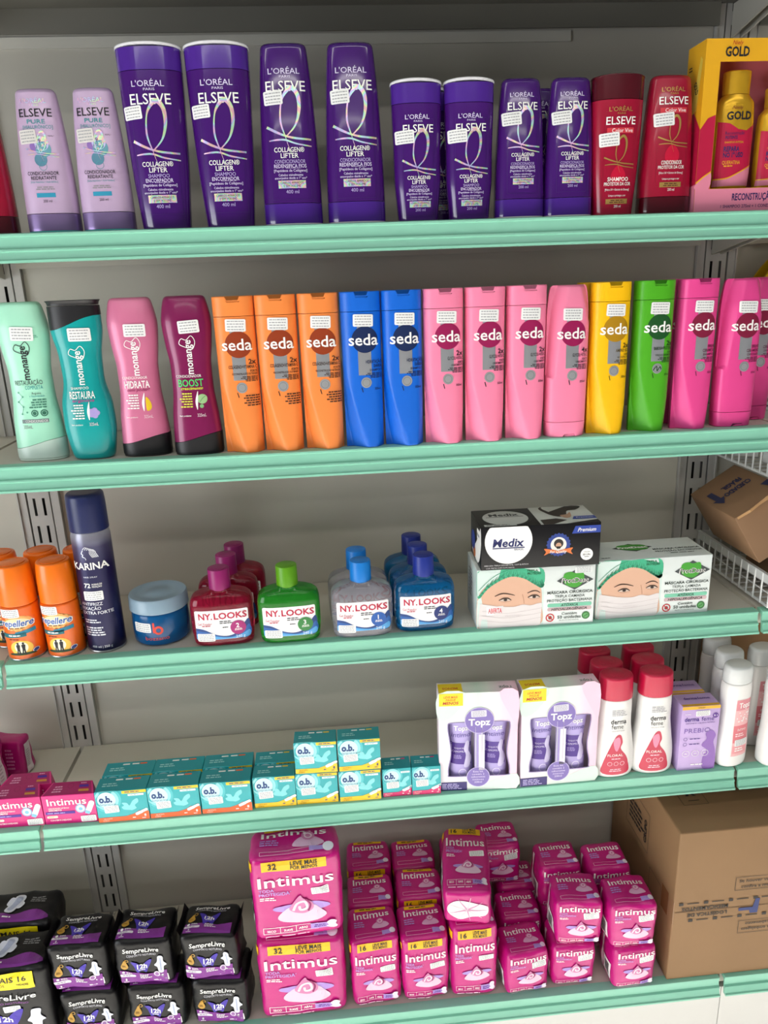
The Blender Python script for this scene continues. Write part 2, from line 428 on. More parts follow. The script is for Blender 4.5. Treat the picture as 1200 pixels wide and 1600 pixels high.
for k in range(5):
    xr, xn = (1.1765, 1.187) if k == 4 else (W-.0035, W+.0035)
    shelf(.0035, xr, Z[k], D[k], 'wide grey steel shelf with mint front edge, '+names[k], G, k == 4)
    shelf(-1.16, -.0035, Z[k], D[k], 'left neighbour shelf end with mint edge, '+names[k], G, k == 4)
    shelf(xn, 2.36, Z[k], D[k], 'right neighbour shelf end with mint edge, '+names[k], G, k == 4)
shelf(.0035, W-.0035, 2.0665, .2434, 'dim grey shelf above the purple bottles seen from below', G, sm=M('#76746c', .5))  # board grey darkened: underside shade is put into the colour
shelf(W+.0035, 2.36, 2.0665, .2434, 'end of the dim upper shelf right of the post, above the gold gift box', G, sm=M('#76746c', .5))  # same darkened board grey, shade included in the colour

# ------------------------------------------------------------------ top shelf: hair bottles
PUR = M('#40136a', .17, coat=.7); PURC = M('#48228a', .18, coat=.8); LILAC = M('#c3aacb', .3, .15, coat=.3); LILACC = M('#8d78a8', .25, .5)
RED = M('#980d2f', .26, coat=.4); REDC = M('#4b0a17', .2, coat=.5); TEALP = M('#2f8f95', .4); GOLDP = M('#c9a55c', .3, .6); CORAL = M('#c8333f', .4)
LAV = M('#d8cdee', .4); LAVT = M('#b9a8e0', .4)
def loop_print(p, s, dz, foil, cx=0, sw=1):
    q = lambda pts: [(cx+x*s/1000, z*s/1000+dz) for x, z in pts]
    p.ribbon(q([(-3.6, 93.5), (-8.8, 112), (-6.5, 135), (1.2, 148), (8.5, 151), (15, 142), (15.5, 125), (9.5, 107), (-3.6, 93.5)]), [x*s for x in (.0012, .0024, .0018, .0045, .006, .005, .004, .0022, .0012)], foil, 4, 7)
    p.ribbon(q([(-27*sw, 106), (-15*sw, 99.5), (-3.6, 95), (10*sw, 92), (29*sw, 90.5)]), [x*s for x in (.0032, .003, .0024, .0026, .0022)], foil, 3, 5)
    p.ribbon(q([(-25*sw, 89.5), (-14*sw, 90.5), (-3.6, 90), (10*sw, 85.5), (29*sw, 82.5)]), [x*s for x in (.0012, .0022, .0022, .002, .0014)], foil, 3, 5)
    p.ribbon(q([(-3.6, 93.5), (-1, 84), (3.5, 72)]), [.0008*s, .0003*s], foil, 3, 4)
def hair_bottle(name, kind, H, s, dz, sub, foil, c_txt, c_brand, body, cap, inverted, strip=None, seam=None, dzb=0, brandtxt=None):
    t = thing(name, None, 'bottle')
    if inverted:
        wt, wb = kind; B = Body([(0, wb*.5, wb*.31), (.03*H, wb*.505, wb*.315), (.2*H, wb*.5, wb*.31), (.45*H, wb*.478, wb*.295), (.75*H, wt*.555, wb*.25), (.93*H, wt*.5, wb*.2), (H, wt*.47, wb*.17)], 2.6, .006, .0015)
    else:
        wt, wb = kind; B = Body([(0, wb*.5, wb*.33), (.12*H, wb*.53, wb*.34), (.3*H, wb*.575, wb*.35), (.55*H, wt*.475, wt*.29), (.8*H, wt*.495, wt*.3), (H, wt*.5, wt*.3)], 2.4, .0015, .002)
    if inverted:
        mb = MB(); B.mesh(mb, body, seam, H); mb.build('body', t)
        mb = MB(); B.mesh(mb, cap, .0022, seam-.0007); c = mb.build('cap', t)
        mb = MB(); B.mesh(mb, M('#3fa7a8', .3) if body is LILAC else (M('#d6d4dc', .35) if body is PUR else cap), 0, .002, nz=3); mb.build('base_rim', c)
    else:
        mb = MB(); B.mesh(mb, body, 0, seam); mb.build('body', t)
        mb = MB(); B.mesh(mb, cap, seam+.0007, H-(.0058 if body is PUR else .002)); c = mb.build('cap', t)
        mb = MB(); B.mesh(mb, M('#d9d9de', .3) if body is PUR else cap, H-(.0035 if body is PUR else .0019), H, nz=4, grow=.0006, warp=lambda x, y, z: z-(.0022*(abs(x)/(wt*.5))**2)); mb.build('lid_rim', c)
    p = Print(B.front, (.003, .008)); k = lambda z: z*s+dz
    if body is not LILAC: p.frame(0, k(.093), .052*s, .150*s, .0003, M('#2f115e', .3) if body is PUR else M('#8a0c28', .3), 0)
    p.text("L'OR\u00c9AL", -.001, k(.171), .0066*s, c_brand, .040*s, .004); p.text('PARIS', 0, k(.1645), .0028*s, c_brand, .014*s)
    p.text('ELSEVE', 0, k(.1535), .0118*s, c_txt, .050*s, .006, L=4)
    kb = lambda z: z*s+dz+dzb
    if strip == 'red':
        p.rect(.0, k(.1385), .046*s, .0085*s, CORAL, 1); p.text('Color Vive', .003*s, k(.1385), .006*s, WHITE, .036*s)
        loop_print(p, s*.72, dz+.0165, foil, 0, 1.3); p.blob([(0, k(.085)), (.012*s, k(.072)), (.009*s, k(.058)), (-.009*s, k(.058)), (-.012*s, k(.072))], M('#c01438', .25, coat=.4), 1)
        p.text(sub[0], 0, kb(.060), .0062*s, WHITE, .036*s, .01); p.text(sub[1], 0, kb(.0525), .0052*s, WHITE, .046*s, .008)
        p.text('[Filtro UV + Extrato de Ginseng]', 0, kb(.0435), .0032*s, WHITE, .042*s); p.text('Limpa e protege a cor', 0, kb(.034), .003*s, WHITE, .030*s)
        p.rect(0, kb(.0245), .038*s, .008*s, GOLDP, 1); p.lines(0, kb(.0245), .032*s, .006*s, 2, M('#5b2a1c', .5), 3, 'c'); p.text('200 ml', .001, kb(.0165), .0042*s, WHITE, .012*s)
    elif strip == 'pure':
        p.text('PURE', 0, k(.1405), .0062*s, TEALP, .028*s, .008); p.text('[HIALUR\u00d4NICO]', .001, k(.1325), .005*s, TEALP, .046*s)
        p.disc(.004*s, k(.108), .011*s, HOLOP, 1); p.disc(.006*s, k(.099), .012*s, M('#6aa3b4', .25, .3), 1); p.disc(.0, k(.084), .010*s, M('#5f8fa8', .25, .3), 1); p.disc(-.008*s, k(.104), .007*s, M('#8f6fb8', .3, .2), 1)
        p.ring(.002*s, k(.074), .006*s, .0006*s, TEALP, 2); p.text('9', .001, k(.112), .006*s, INK, .004*s)
        loop_print(p, s*.55, dz+.0335, foil, .002, 1.6); p.text('REFIL*', .020*s, k(.119), .002*s, INK, .009*s)
        p.text(sub[0], 0, kb(.0675), .0052*s, INK, .049*s, .008); p.text(sub[1], 0, kb(.0605), .0052*s, INK, .040*s, .008)
        p.text('[\u00c1cido Hialur\u00f4nico + \u00c1cido Salic\u00edlico]', 0, kb(.0545), .0028*s, TEALP, .043*s); p.lines(0, kb(.045), .036*s, .006*s, 2, GREYTXT, 3, 'c')
        p.rect(0, kb(.0345), .030*s, .0066*s, M('#2d8fb0', .4), 1); p.text('200 ml', .001, kb(.0255), .004*s, INK, .014*s)
    else:
        loop_print(p, s, dz, foil)
        p.text('COLLAGEN\u00ae', .0, k(.0785), .0056*s, c_txt, .039*s, .008); p.text('LIFTER', 0, k(.0715), .0056*s, c_txt, .023*s, .008)
        p.text(sub[0], 0, k(.0645), .0044*s, LAVT, .027*s if len(sub[0]) < 9 else .040*s); p.text(sub[1], 0, k(.059), .0044*s, LAV, .035*s if len(sub[1]) < 11 else .042*s, .008)
        p.rect(.004*s, k(.0563), .02*s, .0003, LAV, 2)
        p.text('[Pept\u00eddeos de Col\u00e1geno]', 0, k(.0535), .0031*s, LAV, .043*s, .005); p.text('Cabelos visivelmente', 0, k(.0482), .0028*s, LAV, .032*s, .005); p.text('encorpados desde o 1\u00ba uso*', 0, k(.0445), .0028*s, LAV, .042*s, .005)
        p.rect(.001, k(.0367), .036*s, .0095*s, HOLOP, 1); p.text('CABELOS AFINADOS', .001, k(.0387), .0028*s, INK, .030*s); p.text('E SEM VOLUME', .001, k(.0347), .0028*s, INK, .022*s)
        p.text('400 ml' if H > .2 else '200 ml', .001, k(.0277), .0044*s, LAVT, .017*s)
    label(t, [p]); t['front'] = 0; del t['front']
    return t, B
YF = -.2314
def setpos(t, x, y, z, lab, grp=None, rz=0):
    t.location = (x, y, z); t.rotation_euler = (0, 0, R(rz)); t['label'] = lab
    if grp: t['group'] = grp
    return t
PG = 'purple hair bottles on the top shelf'
z0 = Z[0]+.0004
tsh, B = hair_bottle('shampoo_bottle', (.0815, .0633), .218, 1, 0, ('SHAMPOO', 'ENCORPADOR'), HOLO, WHITE, LAV, PUR, PURC, False, seam=.186)
sticker(tsh, B.front, -.0235, .1385, .0225, .0155, 3)
setpos(tsh, .3139, YF+.021, z0, 'tall purple bottle with white lid rim, leftmost of the purple bottles', PG)
dup(tsh, 'tall purple bottle with white lid rim, second of the purple bottles from the left', (.3991, YF+.021, z0), 0)
tco, B = hair_bottle('conditioner_bottle', (.0615, .0785), .2185, 1, .0135, ('CONDICIONADOR', 'REDENSIFICA FIOS'), HOLO, WHITE, LAV, PUR, PURC, True, seam=.0275)
sticker(tco, B.front, -.0165, .1535, .0235, .0165, 3, seed=2)
setpos(tco, .4842, YF+.024, z0, 'tall purple bottle standing on its cap, third of the purple bottles from the left', PG)
dup(tco, 'tall purple bottle standing on its cap, fourth purple bottle, nearest the shelf middle', (.5703, YF+.024, z0), 0)
msh, B = hair_bottle('shampoo_bottle', (.0672, .0548), .1728, .79, -.008, ('SHAMPOO', 'ENCORPADOR'), HOLO, WHITE, LAV, PUR, PURC, False, seam=.143)
sticker(msh, B.front, -.0175, .1035, .024, .016, 3, seed=3)
setpos(msh, .6542, YF+.018, z0, 'small purple bottle with white lid rim, left one of the white rimmed small pair', PG)
dup(msh, 'small purple bottle with white lid rim, right one of the white rimmed small pair', (.7247, YF+.018, z0), 0)
dup(msh, 'small purple bottle mostly hidden behind the white rimmed small pair', (.697, YF+.072, z0), 0)
sco, B = hair_bottle('conditioner_bottle', (.0535, .068), .1738, .79, .0172, ('CONDICIONADOR', 'REDENSIFICA FIOS'), HOLO, WHITE, LAV, PUR, PURC, True, seam=.0247)
sticker(sco, B.front, -.0145, .1235, .0245, .016, 4, seed=4)
setpos(sco, .7954, YF+.021, z0, 'small purple bottle standing on its cap, left of the two small capped-down ones', PG)
dup(sco, 'small purple bottle standing on its cap, beside the dark-capped red bottle', (.8636, YF+.021, z0), 0)
dup(sco, 'small purple bottle half hidden behind the two small cap-down purple bottles', (.836, YF+.078, z0), 0)
rsh, B = hair_bottle('shampoo_bottle', (.071, .055), .174, .79, -.004, ('SHAMPOO', 'PROTETOR DA COR'), GOLDP, WHITE, GOLDP, RED, REDC, False, 'red', seam=.143, dzb=.002)
sticker(rsh, B.front, -.014, .0945, .0255, .0165, 4, seed=5)
setpos(rsh, .9274, YF+.018, z0, 'dark red bottle with a brown-red cap on top, right of the purple bottles', 'red hair bottles on the top shelf')
rco, B = hair_bottle('conditioner_bottle', (.057, .072), .1745, .79, .0205, ('CONDICIONADOR', 'PROTETOR DA COR'), GOLDP, WHITE, GOLDP, RED, REDC, True, 'red', seam=.022, dzb=-.003)
sticker(rco, B.front, -.0125, .1185, .0265, .0165, 4, seed=6)
setpos(rco, 1.0025, YF+.0225, z0, 'dark red bottle standing on its brown cap, beside the gold gift box', 'red hair bottles on the top shelf')
dup(rco, 'crimson bottle cut off by the left picture edge, beside the lilac bottles', (.083, YF+.0225, z0), 0)
lco, B = hair_bottle('conditioner_bottle', (.0512, .0667), .1715, .79, .021, ('CONDICIONADOR', 'REIDRATANTE'), HOLO, INK, HOLOP, LILAC, LILACC, True, 'pure', seam=.0235, dzb=-.003)
sticker(lco, B.front, -.0125, .1145, .021, .0165, 3, seed=7, mat=M('#d6d3d0', .5))
setpos(lco, .1678, YF+.0207, z0, 'pale lilac bottle standing on its cap, left one of the lilac pair', 'lilac hair bottles on the top shelf')
dup(lco, 'pale lilac bottle standing on its cap, right one of the pair, next to tall purple', (.2390, YF+.0207, z0), 0)

# gold gift box with two bottles behind its window
GOLDB = M('#e3a91f', .4, .1); CRIM = M('#b3163f', .4); PINKB = M('#d9809a', .45); NAVY = M('#27235e', .45)
def gold_box():
    w, h, d = .166, .2125, .05; t = thing('gift_box', 'gold and crimson gift box with a window showing gold bottles, right end of top shelf', 'gift box', (1.0385+w/2, YF+d/2, z0))
    mb = MB(); win = [(-.062, .030), (.066, .030), (.066, .1855), (-.062, .1855)]
    holed_panel([(-w/2, 0), (w/2, 0), (w/2, h), (-w/2, h)], [win], .0006, -d/2, GOLDB, mb)
    mb.box(-w/2, -w/2+.0006, -d/2+.0007, d/2, 0, h, GOLDB); mb.box(w/2-.0006, w/2, -d/2+.0007, d/2, 0, h, GOLDB); mb.box(-w/2+.0007, w/2-.0007, d/2-.0006, d/2, 0, h, M('#a8586a', .5))
    mb.box(-w/2+.0007, w/2-.0007, -d/2+.0007, d/2-.0007, 0, .0006, GOLDB); mb.box(-w/2+.0007, w/2-.0007, -d/2+.0007, d/2-.0007, h-.0006, h, GOLDB); mb.build('carton', t, 0)
    F = Print(lambda u, v, o: Vector((u, -d/2-o, v)), None, .0003)
    F.poly([(-w/2, 0), (w/2, 0), (w/2, .0295), (-w/2, .0295)], PINKB, 0); F.poly([(-w/2, .0295), (-.0625, .0295), (-.0625, .122), (-.073, .118), (-w/2, .104)], CRIM, 0)
    F.blob([(-w/2, .0295), (-.064, .0295), (-.0625, .051), (-.073, .044), (-w/2, .036)], PINKB, 1, 3); F.ribbon([(-w/2, .037), (-.073, .045), (-.0625, .0515)], .0018, GOLDB, 2)
    F.rect(.0745, .09, .017, .12, CRIM, 0); F.poly([(.034, h), (w/2, h), (w/2, h-.045)], NAVY, 1)
    F.text('GOLD', -.040, .197, .0108, INK, .033, .03); F.text('Niely', -.040, .2075, .005, M('#b3381f', .5), .014, shear=.25)
    F.text('RECONSTRU\u00c7\u00c3O POTENTE', .0185, .0185, .0085, NAVY, .095, .02); F.text('1 SHAMPOO 275ml + 1 CONDICIONADOR 175ml', .013, .0065, .004, NAVY, .115)
    Lp = Print(lambda u, v, o: Vector((-w/2-o, -u, v)), None, .0003)
    Lp.poly([(-d/2, 0), (d/2, 0), (d/2, .036), (-d/2, .03)], PINKB, 0); Lp.poly([(-d/2, .03), (d/2, .036), (d/2, .105), (.003, .13), (-.012, .15), (-d/2, .145)], CRIM, 0); Lp.poly([(-.006, .125), (.011, .13), (.019, .19), (.013, .195)], M('#efd053', .35, .3), 1)
    Lp.text('GOLD', .006, .158, .007, INK, .017, .03, rot=-62); Lp.lines(-.013, .185, .012, .007, 2, INK, 2)
    lb = label(t, [F, Lp]); 
    sticker(t, lambda u, v, o: Vector((u, -d/2-o, v)), .070, .184, .028, .018, -2, None)
    GB = M('#e0b02e', .25, .55); B = Body([(0, .026, .016), (.02, .027, .017), (.075, .0275, .017), (.108, .026, .016), (.116, .020, .014), (.119, .018, .013), (.148, .0185, .0135)], 2.4, .002, .002)
    b = thing('shampoo_bottle', 'gold capped crimson bottle inside the gift box window, left of the two inside', 'bottle', (1.0385+w/2-.0235, YF+.026, z0+.031), 0, 'gold bottles inside the gift box')
    mb = MB(); B.mesh(mb, GB, 0, .1185); mb.build('body', b); mb = MB(); B.mesh(mb, GB, .119, .148); mb.build('cap', b)
    p = Print(B.front, (.003, .008)); p.poly([(-.0255, .003), (.0255, .003), (.0255, .082), (.012, .073), (0, .0745), (-.012, .082), (-.0255, .085)], CRIM, 0)
    p.poly([(-.0255, .003), (.0255, .003), (.0255, .030), (.008, .020), (-.01, .012), (-.0255, .012)], PINKB, 1); p.ribbon([(-.0255, .012), (-.01, .013), (.008, .021), (.0255, .030)], .0016, GOLDB, 2)
    p.text('Niely', -.003, .1015, .0045, M('#7a3a1a', .5), .014, shear=.25); p.text('GOLD', .0, .0915, .0095, INK, .034, .03); p.text('Reconstru\u00e7\u00e3o', -.004, .070, .0042, NAVY, .026); p.text('POTENTE', -.0085, .0645, .004, NAVY, .016, .02); p.text('SHAMPOO ANTISSAL', -.004, .0585, .0024, GOLDB, .026)
    p.text('REPARA', -.007, .050, .006, NAVY, .021, .03); p.text('NO 1\u00ba USO', -.004, .0425, .006, NAVY, .027, .03); p.text('QUERATINA', -.006, .033, .0045, GOLDB, .024); p.lines(-.008, .0285, .016, .003, 1, GOLDB)
    label(b, [p])
    c = dup(b, 'gold bottle inside the gift box window, cut off by the right picture edge', (1.0385+w/2+.038, YF+.026, z0+.031)); c.scale = (.93, .93, .86)
gold_box()

# ------------------------------------------------------------------ second shelf: waisted bottles
z1 = Z[1]
def waisted(name, colr, capc, sub, txtc, H=.2207, shampoo=False, art='drop'):
    t = thing(name, None, 'bottle')
    if shampoo:
        B = Body([(0, .0275, .0185), (.014, .031, .0205), (.05, .0352, .0225), (.075, .0345, .022), (.115, .0275, .019), (.145, .0285, .0195), (.185, .0345, .021), (.198, .0345, .021), (H, .034, .021)], 2.5, .0012, .004)
        f = lambda x: .1905+.0095*math.sin(max(-1, min(1, x/.034))*1.45)
        mb = MB(); B.mesh(mb, colr, 0, .2, warp=lambda x, y, z: z if z < .18 else .18+(z-.18)*(f(x)-.0004-.18)/.02); mb.build('body', t)
        g = lambda x: .2155-.004*math.cos(max(-1, min(1, x/.034))*3.2-.6)
        mb = MB(); B.mesh(mb, capc, .2, .214, nz=8, grow=.0004, warp=lambda x, y, z: f(x)+(z-.2)/.014*(.2125-f(x))); c = mb.build('cap', t)
        mb = MB(); L = Body([(0, .0335, .0205), (.003, .034, .021), (.0068, .0365, .0225)], 2.5, .0008, .0002); L.mesh(mb, capc, nz=6, warp=lambda x, y, z: z+.2132); mb.build('lid', c)
    else:
        B = Body([(0, .0345, .0215), (.01, .0345, .0215), (.055, .0325, .021), (.095, .0285, .0195), (.125, .0283, .0195), (.155, .0318, .0205), (.185, .0342, .0205), (.205, .0315, .018), (H, .0275, .015)], 2.5, .005, .001)
        f = lambda x: .0245+.0065*math.sin(max(-1, min(1, x/.034))*1.5)
        mb = MB(); B.mesh(mb, colr, .02, H, warp=lambda x, y, z: z if z > .05 else .05-(.05-z)/.03*(.05-f(x)-.0005)); mb.build('body', t)
        mb = MB(); B.mesh(mb, capc, .0035, .02, nz=10, grow=.0004, warp=lambda x, y, z: .0035+(z-.0035)/.0165*(f(x)-.0035)); c = mb.build('cap', t)
        mb = MB(); B.mesh(mb, capc, 0, .003, nz=3, grow=-.0004); mb.build('base_rim', c)
    o = .004 if shampoo else 0; p = Print(B.front, (.0028, .004), dl=.00016)
    p.text('monange', .001, .1385-o*2.2, .0098, txtc, .0465, .016, rot=90)
    h = [(.002, .152), (-.0085, .158), (-.0055, .166), (.001, .164), (.008, .170), (.0125, .162), (.010, .152), (.005, .148)]
    p.ribbon([(x-.001, .1475+(z-.148)*.9-o*2) for x, z in h], .0009, txtc, 3, 6)
    if art == 'mint':
        p.text('RESTAURA\u00c7\u00c3O', .002, .1115, .0062, INK, .036, .0); p.text('COMPLETA', .008, .1045, .005, TEALP, .023)
        p.text('Arginina', .010, .0965, .003, INK, .012); p.text('e Amino\u00e1cidos', .010, .0925, .003, TEALP, .019); p.lines(.009, .082, .024, .014, 4, M('#3c7c68', .5), 3, 'r')
        for i, (x, z) in enumerate(((-.014, .098), (-.009, .092), (-.016, .085), (-.010, .078), (-.013, .068), (-.006, .070))):
            p.disc(x, z, .0013, M('#5aa58a', .5), 2, 10)
        p.ribbon([(-.014, .098), (-.009, .092), (-.016, .085), (-.010, .078), (-.013, .068)], .0006, M('#5aa58a', .5), 1, 1); 
        for x in (.004, .0165): p.disc(x, .0685, .0048, M('#2c6a55', .5), 2, 18); p.ring(x, .0685, .003, .0006, M('#9adbc0', .5), 3, 14)
        p.rect(.003, .0575, .036, .0052, M('#6d7f80', .5), 1); p.text('CONDICIONADOR', .005, .0575, .0036, WHITE, .030); p.text('325mL', -.008, .0495, .005, GREYTXT, .013)
        p.disc(.013, .176, .0032, M('#5aa58a', .5), 1, 14); p.lines(.020, .174, .012, .004, 2, M('#5aa58a', .5))
    else:
        hd, big, sc, c1, c2, c3 = sub
        p.text(hd, -.002+o*0, .1125-o*2.6, .0036, WHITE, .034 if len(hd) > 8 else .024); p.text(big, .0, .1030-o*2.6, .0098, c1, .034, .012); p.text(sc, .001, .0955-o*2.6, .004, c2, .030, .012, shear=.3, L=4)
        p.lines(-.009, .079-o*2.4, .018, .022, 6, c3, 3, 'r', 3)
        p.blob([(.006, .065-o*2), (.004, .077-o*2), (.0085, .0915-o*2), (.0075, .077-o*2)], WHITE, 3)
        if art == 'drop': p.blob([(.0095, .067-o*2), (.010, .085-o*2), (.0155, .078-o*2), (.0165, .070-o*2), (.0135, .066-o*2)], M('#e2c02c', .3), 2)
        elif art == 'flower':
            for a in range(5): p.disc(.013+.004*math.cos(a*1.25), .075-o*2+.004*math.sin(a*1.25), .0038, M('#a899d6', .5), 2, 14)
        else:
            p.disc(.0135, .080, .0068, M('#9cc48c', .5), 2, 18); p.ribbon([(.010, .076), (.014, .081), (.018, .084)], .0008, M('#5c8f5a', .5), 3); p.disc(.012, .070, .0028, M('#7eb27a', .5), 2, 12)
        p.text('325mL', .011, .0575-o*1.5, .0044, M('#e8d5dd', .5), .012); p.text('Sem parabeno', -.012, .0572-o*1.5, .0022, WHITE, .016)
    label(t, [p]); return t, B
MINTB = M('#a5e3c8', .33, coat=.2); TEALB = M('#0d9b9b', .3, coat=.2); PKC = M('#cf7397', .32, .1, coat=.2); MRN = M('#7c1750', .28, .1, coat=.3); CAPB = M('#1b1a1d', .38)
t, B = waisted('conditioner_bottle', MINTB, M('#c9ded4', .25), None, INK, .2202, art='mint'); sticker(t, B.front, .004, .178, .030, .0185, -3, seed=11)
setpos(t, .0975, -.220+.0215, z1, 'pale mint waisted bottle with translucent base cap at the left end of the row', 'waisted hair bottles on the second shelf', 0)
t, B = waisted('shampoo_bottle', TEALB, CAPB, ('SHAMPOO', 'RESTAURA', 'arginina', WHITE, M('#a63f8c', .5), WHITE), WHITE, .2205, True, 'flower'); sticker(t, B.front, .008, .1745, .0295, .0175, -1, seed=12)
setpos(t, .1738, -.230+.0195, z1, 'teal waisted bottle with a wavy black cap on top', 'waisted hair bottles on the second shelf')
t, B = waisted('conditioner_bottle', PKC, CAPB, ('CONDICIONADOR', 'HIDRATA', 'com poder!', WHITE, M('#8f1f57', .5), WHITE), WHITE); sticker(t, B.front, .006, .177, .029, .017, -1, seed=13)
setpos(t, .2490, -.227+.0215, z1, 'dusty pink waisted bottle standing on a black base cap', 'waisted hair bottles on the second shelf')
t, B = waisted('conditioner_bottle', MRN, CAPB, ('CONDICIONADOR', 'BOOST', 'crescimento', M('#49c86a', .5), M('#d8e03a', .5), M('#d7d64a', .5)), WHITE, art='leaf'); sticker(t, B.front, .005, .1795, .028, .017, 3, seed=14)
setpos(t, .3254, -.237+.0215, z1, 'maroon waisted bottle standing on a black base cap', 'waisted hair bottles on the second shelf')

# ------------------------------------------------------------------ second shelf: slim slab bottles
def slab(colr, circ, sub, txtc, cond=False, extra=False, hair=False):
    H = .2175 if not cond else .2155
    t = thing('conditioner_bottle' if cond else 'shampoo_bottle', None, 'bottle'); wh = .0283 if not cond else .0302
    def fac(u, z):
        r = 0
        if cond:
            xc = -.020+.0165*min(1, max(0, (z-.09)/.125))**1.25
            if z > .09 and u < xc: r = (xc-u)*.8
            xr = .0255-.012*max(0, (z-.165)/.05)
            if z > .165 and u > xr: r = max(r, (u-xr)*.7)
        else:
            q = min(1, max(0, 1-z/.135)); xc = -.0285+.0265*q**1.1+.006*q*q
            if z < .135 and u < xc: r = (xc-u)*.68*min(1, q*2.2)
            xr = .022-.004*max(0, 1-z/.05)
            if z < .05 and u > xr: r = max(r, (u-xr)*.7*(1-z/.05))
        return r
    if cond: B = Body([(0, .0285, .0185), (.025, .030, .0195), (.1, .0305, .0195), (.17, .0305, .0185), (.20, .0285, .0155), (H, .0255, .012)], 2.7, .004, .001, fac)
    else: B = Body([(0, .0272, .0185), (.04, .0276, .0185), (.12, .028, .0188), (.19, .0283, .019), (H, .0283, .019)], 2.7, .0012, .001, fac)
    if cond:
        mb = MB(); B.mesh(mb, colr, .0225, H, 88, 60); mb.build('body', t)
        nt = lambda x, y, z: z+.0042*(1 if (abs(x-.004) < .0085 and y < 0 and z < .004) else 0)
        mb = MB(); B.mesh(mb, colr, 0, .0218, 88, 8, .0002, nt); c = mb.build('cap', t)
        mb = MB(); mb.box(-.0035, .0115, -.0172, -.006, .0006, .0046, colr); mb.build('lid_tab', c)
    else:
        mb = MB(); B.mesh(mb, colr, 0, .1905, 88, 60); mb.build('body', t)
        nt = lambda x, y, z: z-.0048*(1 if (abs(x-.001) < .0095 and y < -.006 and z > H-.004) else 0)
        mb = MB(); B.mesh(mb, colr, .1912, H, 88, 8, .0002, nt); c = mb.build('cap', t)
        mb = MB(); mb.box(-.0082, .0102, -.0172, -.006, H-.0052, H-.0006, colr); mb.build('lid_tab', c)
    dz = -.0035 if cond else 0; p = Print(B.front, (.003, .008)); foil = M('#c3c6cc', .28, .7)
    p.rect(.003, .138+dz, .0185, .068, foil, 0); cz = .153+dz; p.disc(.004, cz, .0182, circ, 1, 36); 
    p.text('seda', .002, cz, .0150, WHITE, .0405, .012, L=3)
    p.text(sub[0], .0255 if not cond else .0265, .1295+dz, .0064, txtc, None, .02, 'r'); zz = .1225+dz
    for s_, hh, ww in sub[1:]:
        p.text(s_, .0262, zz, hh, txtc, ww, .014, 'r'); zz -= hh*1.35
    p.lines(.0145, zz-.0035, .023, .008, 4, txtc, 3, 'r', 5)
    p.disc(.004, .0935+dz, .0075, M('#b9bcc0', .3, .6), 1, 26); p.ring(.004, .0935+dz, .0052, .0007, GREYTXT, 2); 
    if hair: p.ribbon([(-.002, .091+dz), (.003, .097+dz), (.004, .090+dz), (.008, .096+dz), (.010, .092+dz)], .0014, M('#123c18', .5), 3)
    p.rect(-.002 if not cond else 0, .0835+dz, .0012, .007, txtc, 2, rot=14)
    if extra: p.lines(.0155, .0755, .022, .017, 5, txtc, 3, 'r', 9)
    else: p.text('325ml', .0235, .0845+dz, .0028, txtc, .008, .02, 'r')
    label(t, [p]); sticker(t, B.front, .0025, .179+dz, .0275, .0165, -2, seed=len(sub[1][0])+3)
    return t
ORG = M('#ec8640', .38); BLU = M('#0b63d0', .36); LPK = M('#ef82a6', .38); YEL = M('#f2ba06', .38); GRN = M('#49a51c', .38); MAG = M('#e0468f', .34, .08)
BRN = M('#8f3510', .4); NVY = M('#0d2350', .4); WINE = M('#93104f', .4); OLV = M('#a87d0c', .4); DGR = M('#174f22', .4); CLAR = M('#7b1638', .4)
BT = M('#1d1a22', .5)
SG = 'slim slab hair bottles in the row on the second shelf'
o = slab(ORG, BRN, ('2x', ('COL\u00c1GENO+VITAMINA C', .0044, .038), ('FORTE', .0028, .009), ('RECONSTRU\u00c7\u00c3O INTENSA', .0026, .034)), M('#3a2216', .5), extra=True)
setpos(o, .3925, -.241+.0185, z1, 'orange slim bottle, leftmost of three, beside the maroon waisted bottle', SG)
dup(o, 'orange slim bottle, the middle one of the three orange', (.4501, -.243+.0185, z1)); dup(o, 'orange slim bottle, rightmost of three, beside the blue one', (.5090, -.244+.0185, z1))
b = slab(BLU, NVY, ('', ('HIDRATA\u00c7\u00c3O', .0044, .022), ('DI\u00c1RIA', .0042, .011), ('SHAMPOO', .003, .017)), M('#0a1c48', .5))
setpos(b, .5675, -.2465+.0185, z1, 'bright blue slim bottle, left of the two blue, beside orange', SG); dup(b, 'bright blue slim bottle, right of the two blue, beside pink', (.6252, -.248+.0185, z1))
k = slab(LPK, WINE, ('2x', ('GLYCOL+VITA C', .0044, .023), ('FORTE', .0028, .008), ('CRESCIMENTO', .0026, .018)), BT)
setpos(k, .6840, -.249+.0185, z1, 'light pink slim bottle with top cap, first of three, beside blue', SG); dup(k, 'light pink slim bottle with top cap, middle of the three light pink', (.7437, -.249+.0185, z1)); dup(k, 'light pink slim bottle with top cap, third, beside the cap-down pink one', (.8036, -.248+.0185, z1))
k = slab(LPK, WINE, ('4x', ('GLYCOL+VITA C', .0044, .023), ('FORTE', .0028, .008), ('CRESCIMENTO', .0026, .018)), BT, True)
setpos(k, .8655, -.246+.019, z1, 'light pink slim bottle standing on its cap, beside the yellow one', SG)
k = slab(YEL, OLV, ('2x', ('AMINO SOL', .0044, .021), ('FORTE', .0028, .008), ('RECONSTRU\u00c7\u00c3O', .0026, .018)), M('#4a3a08', .5))
setpos(k, .9280, -.244+.0185, z1, 'yellow slim bottle at the front, beside the green one', SG); dup(k, 'yellow slim bottle, a sliver visible behind the front yellow one', (.9235, -.244+.062, z1))
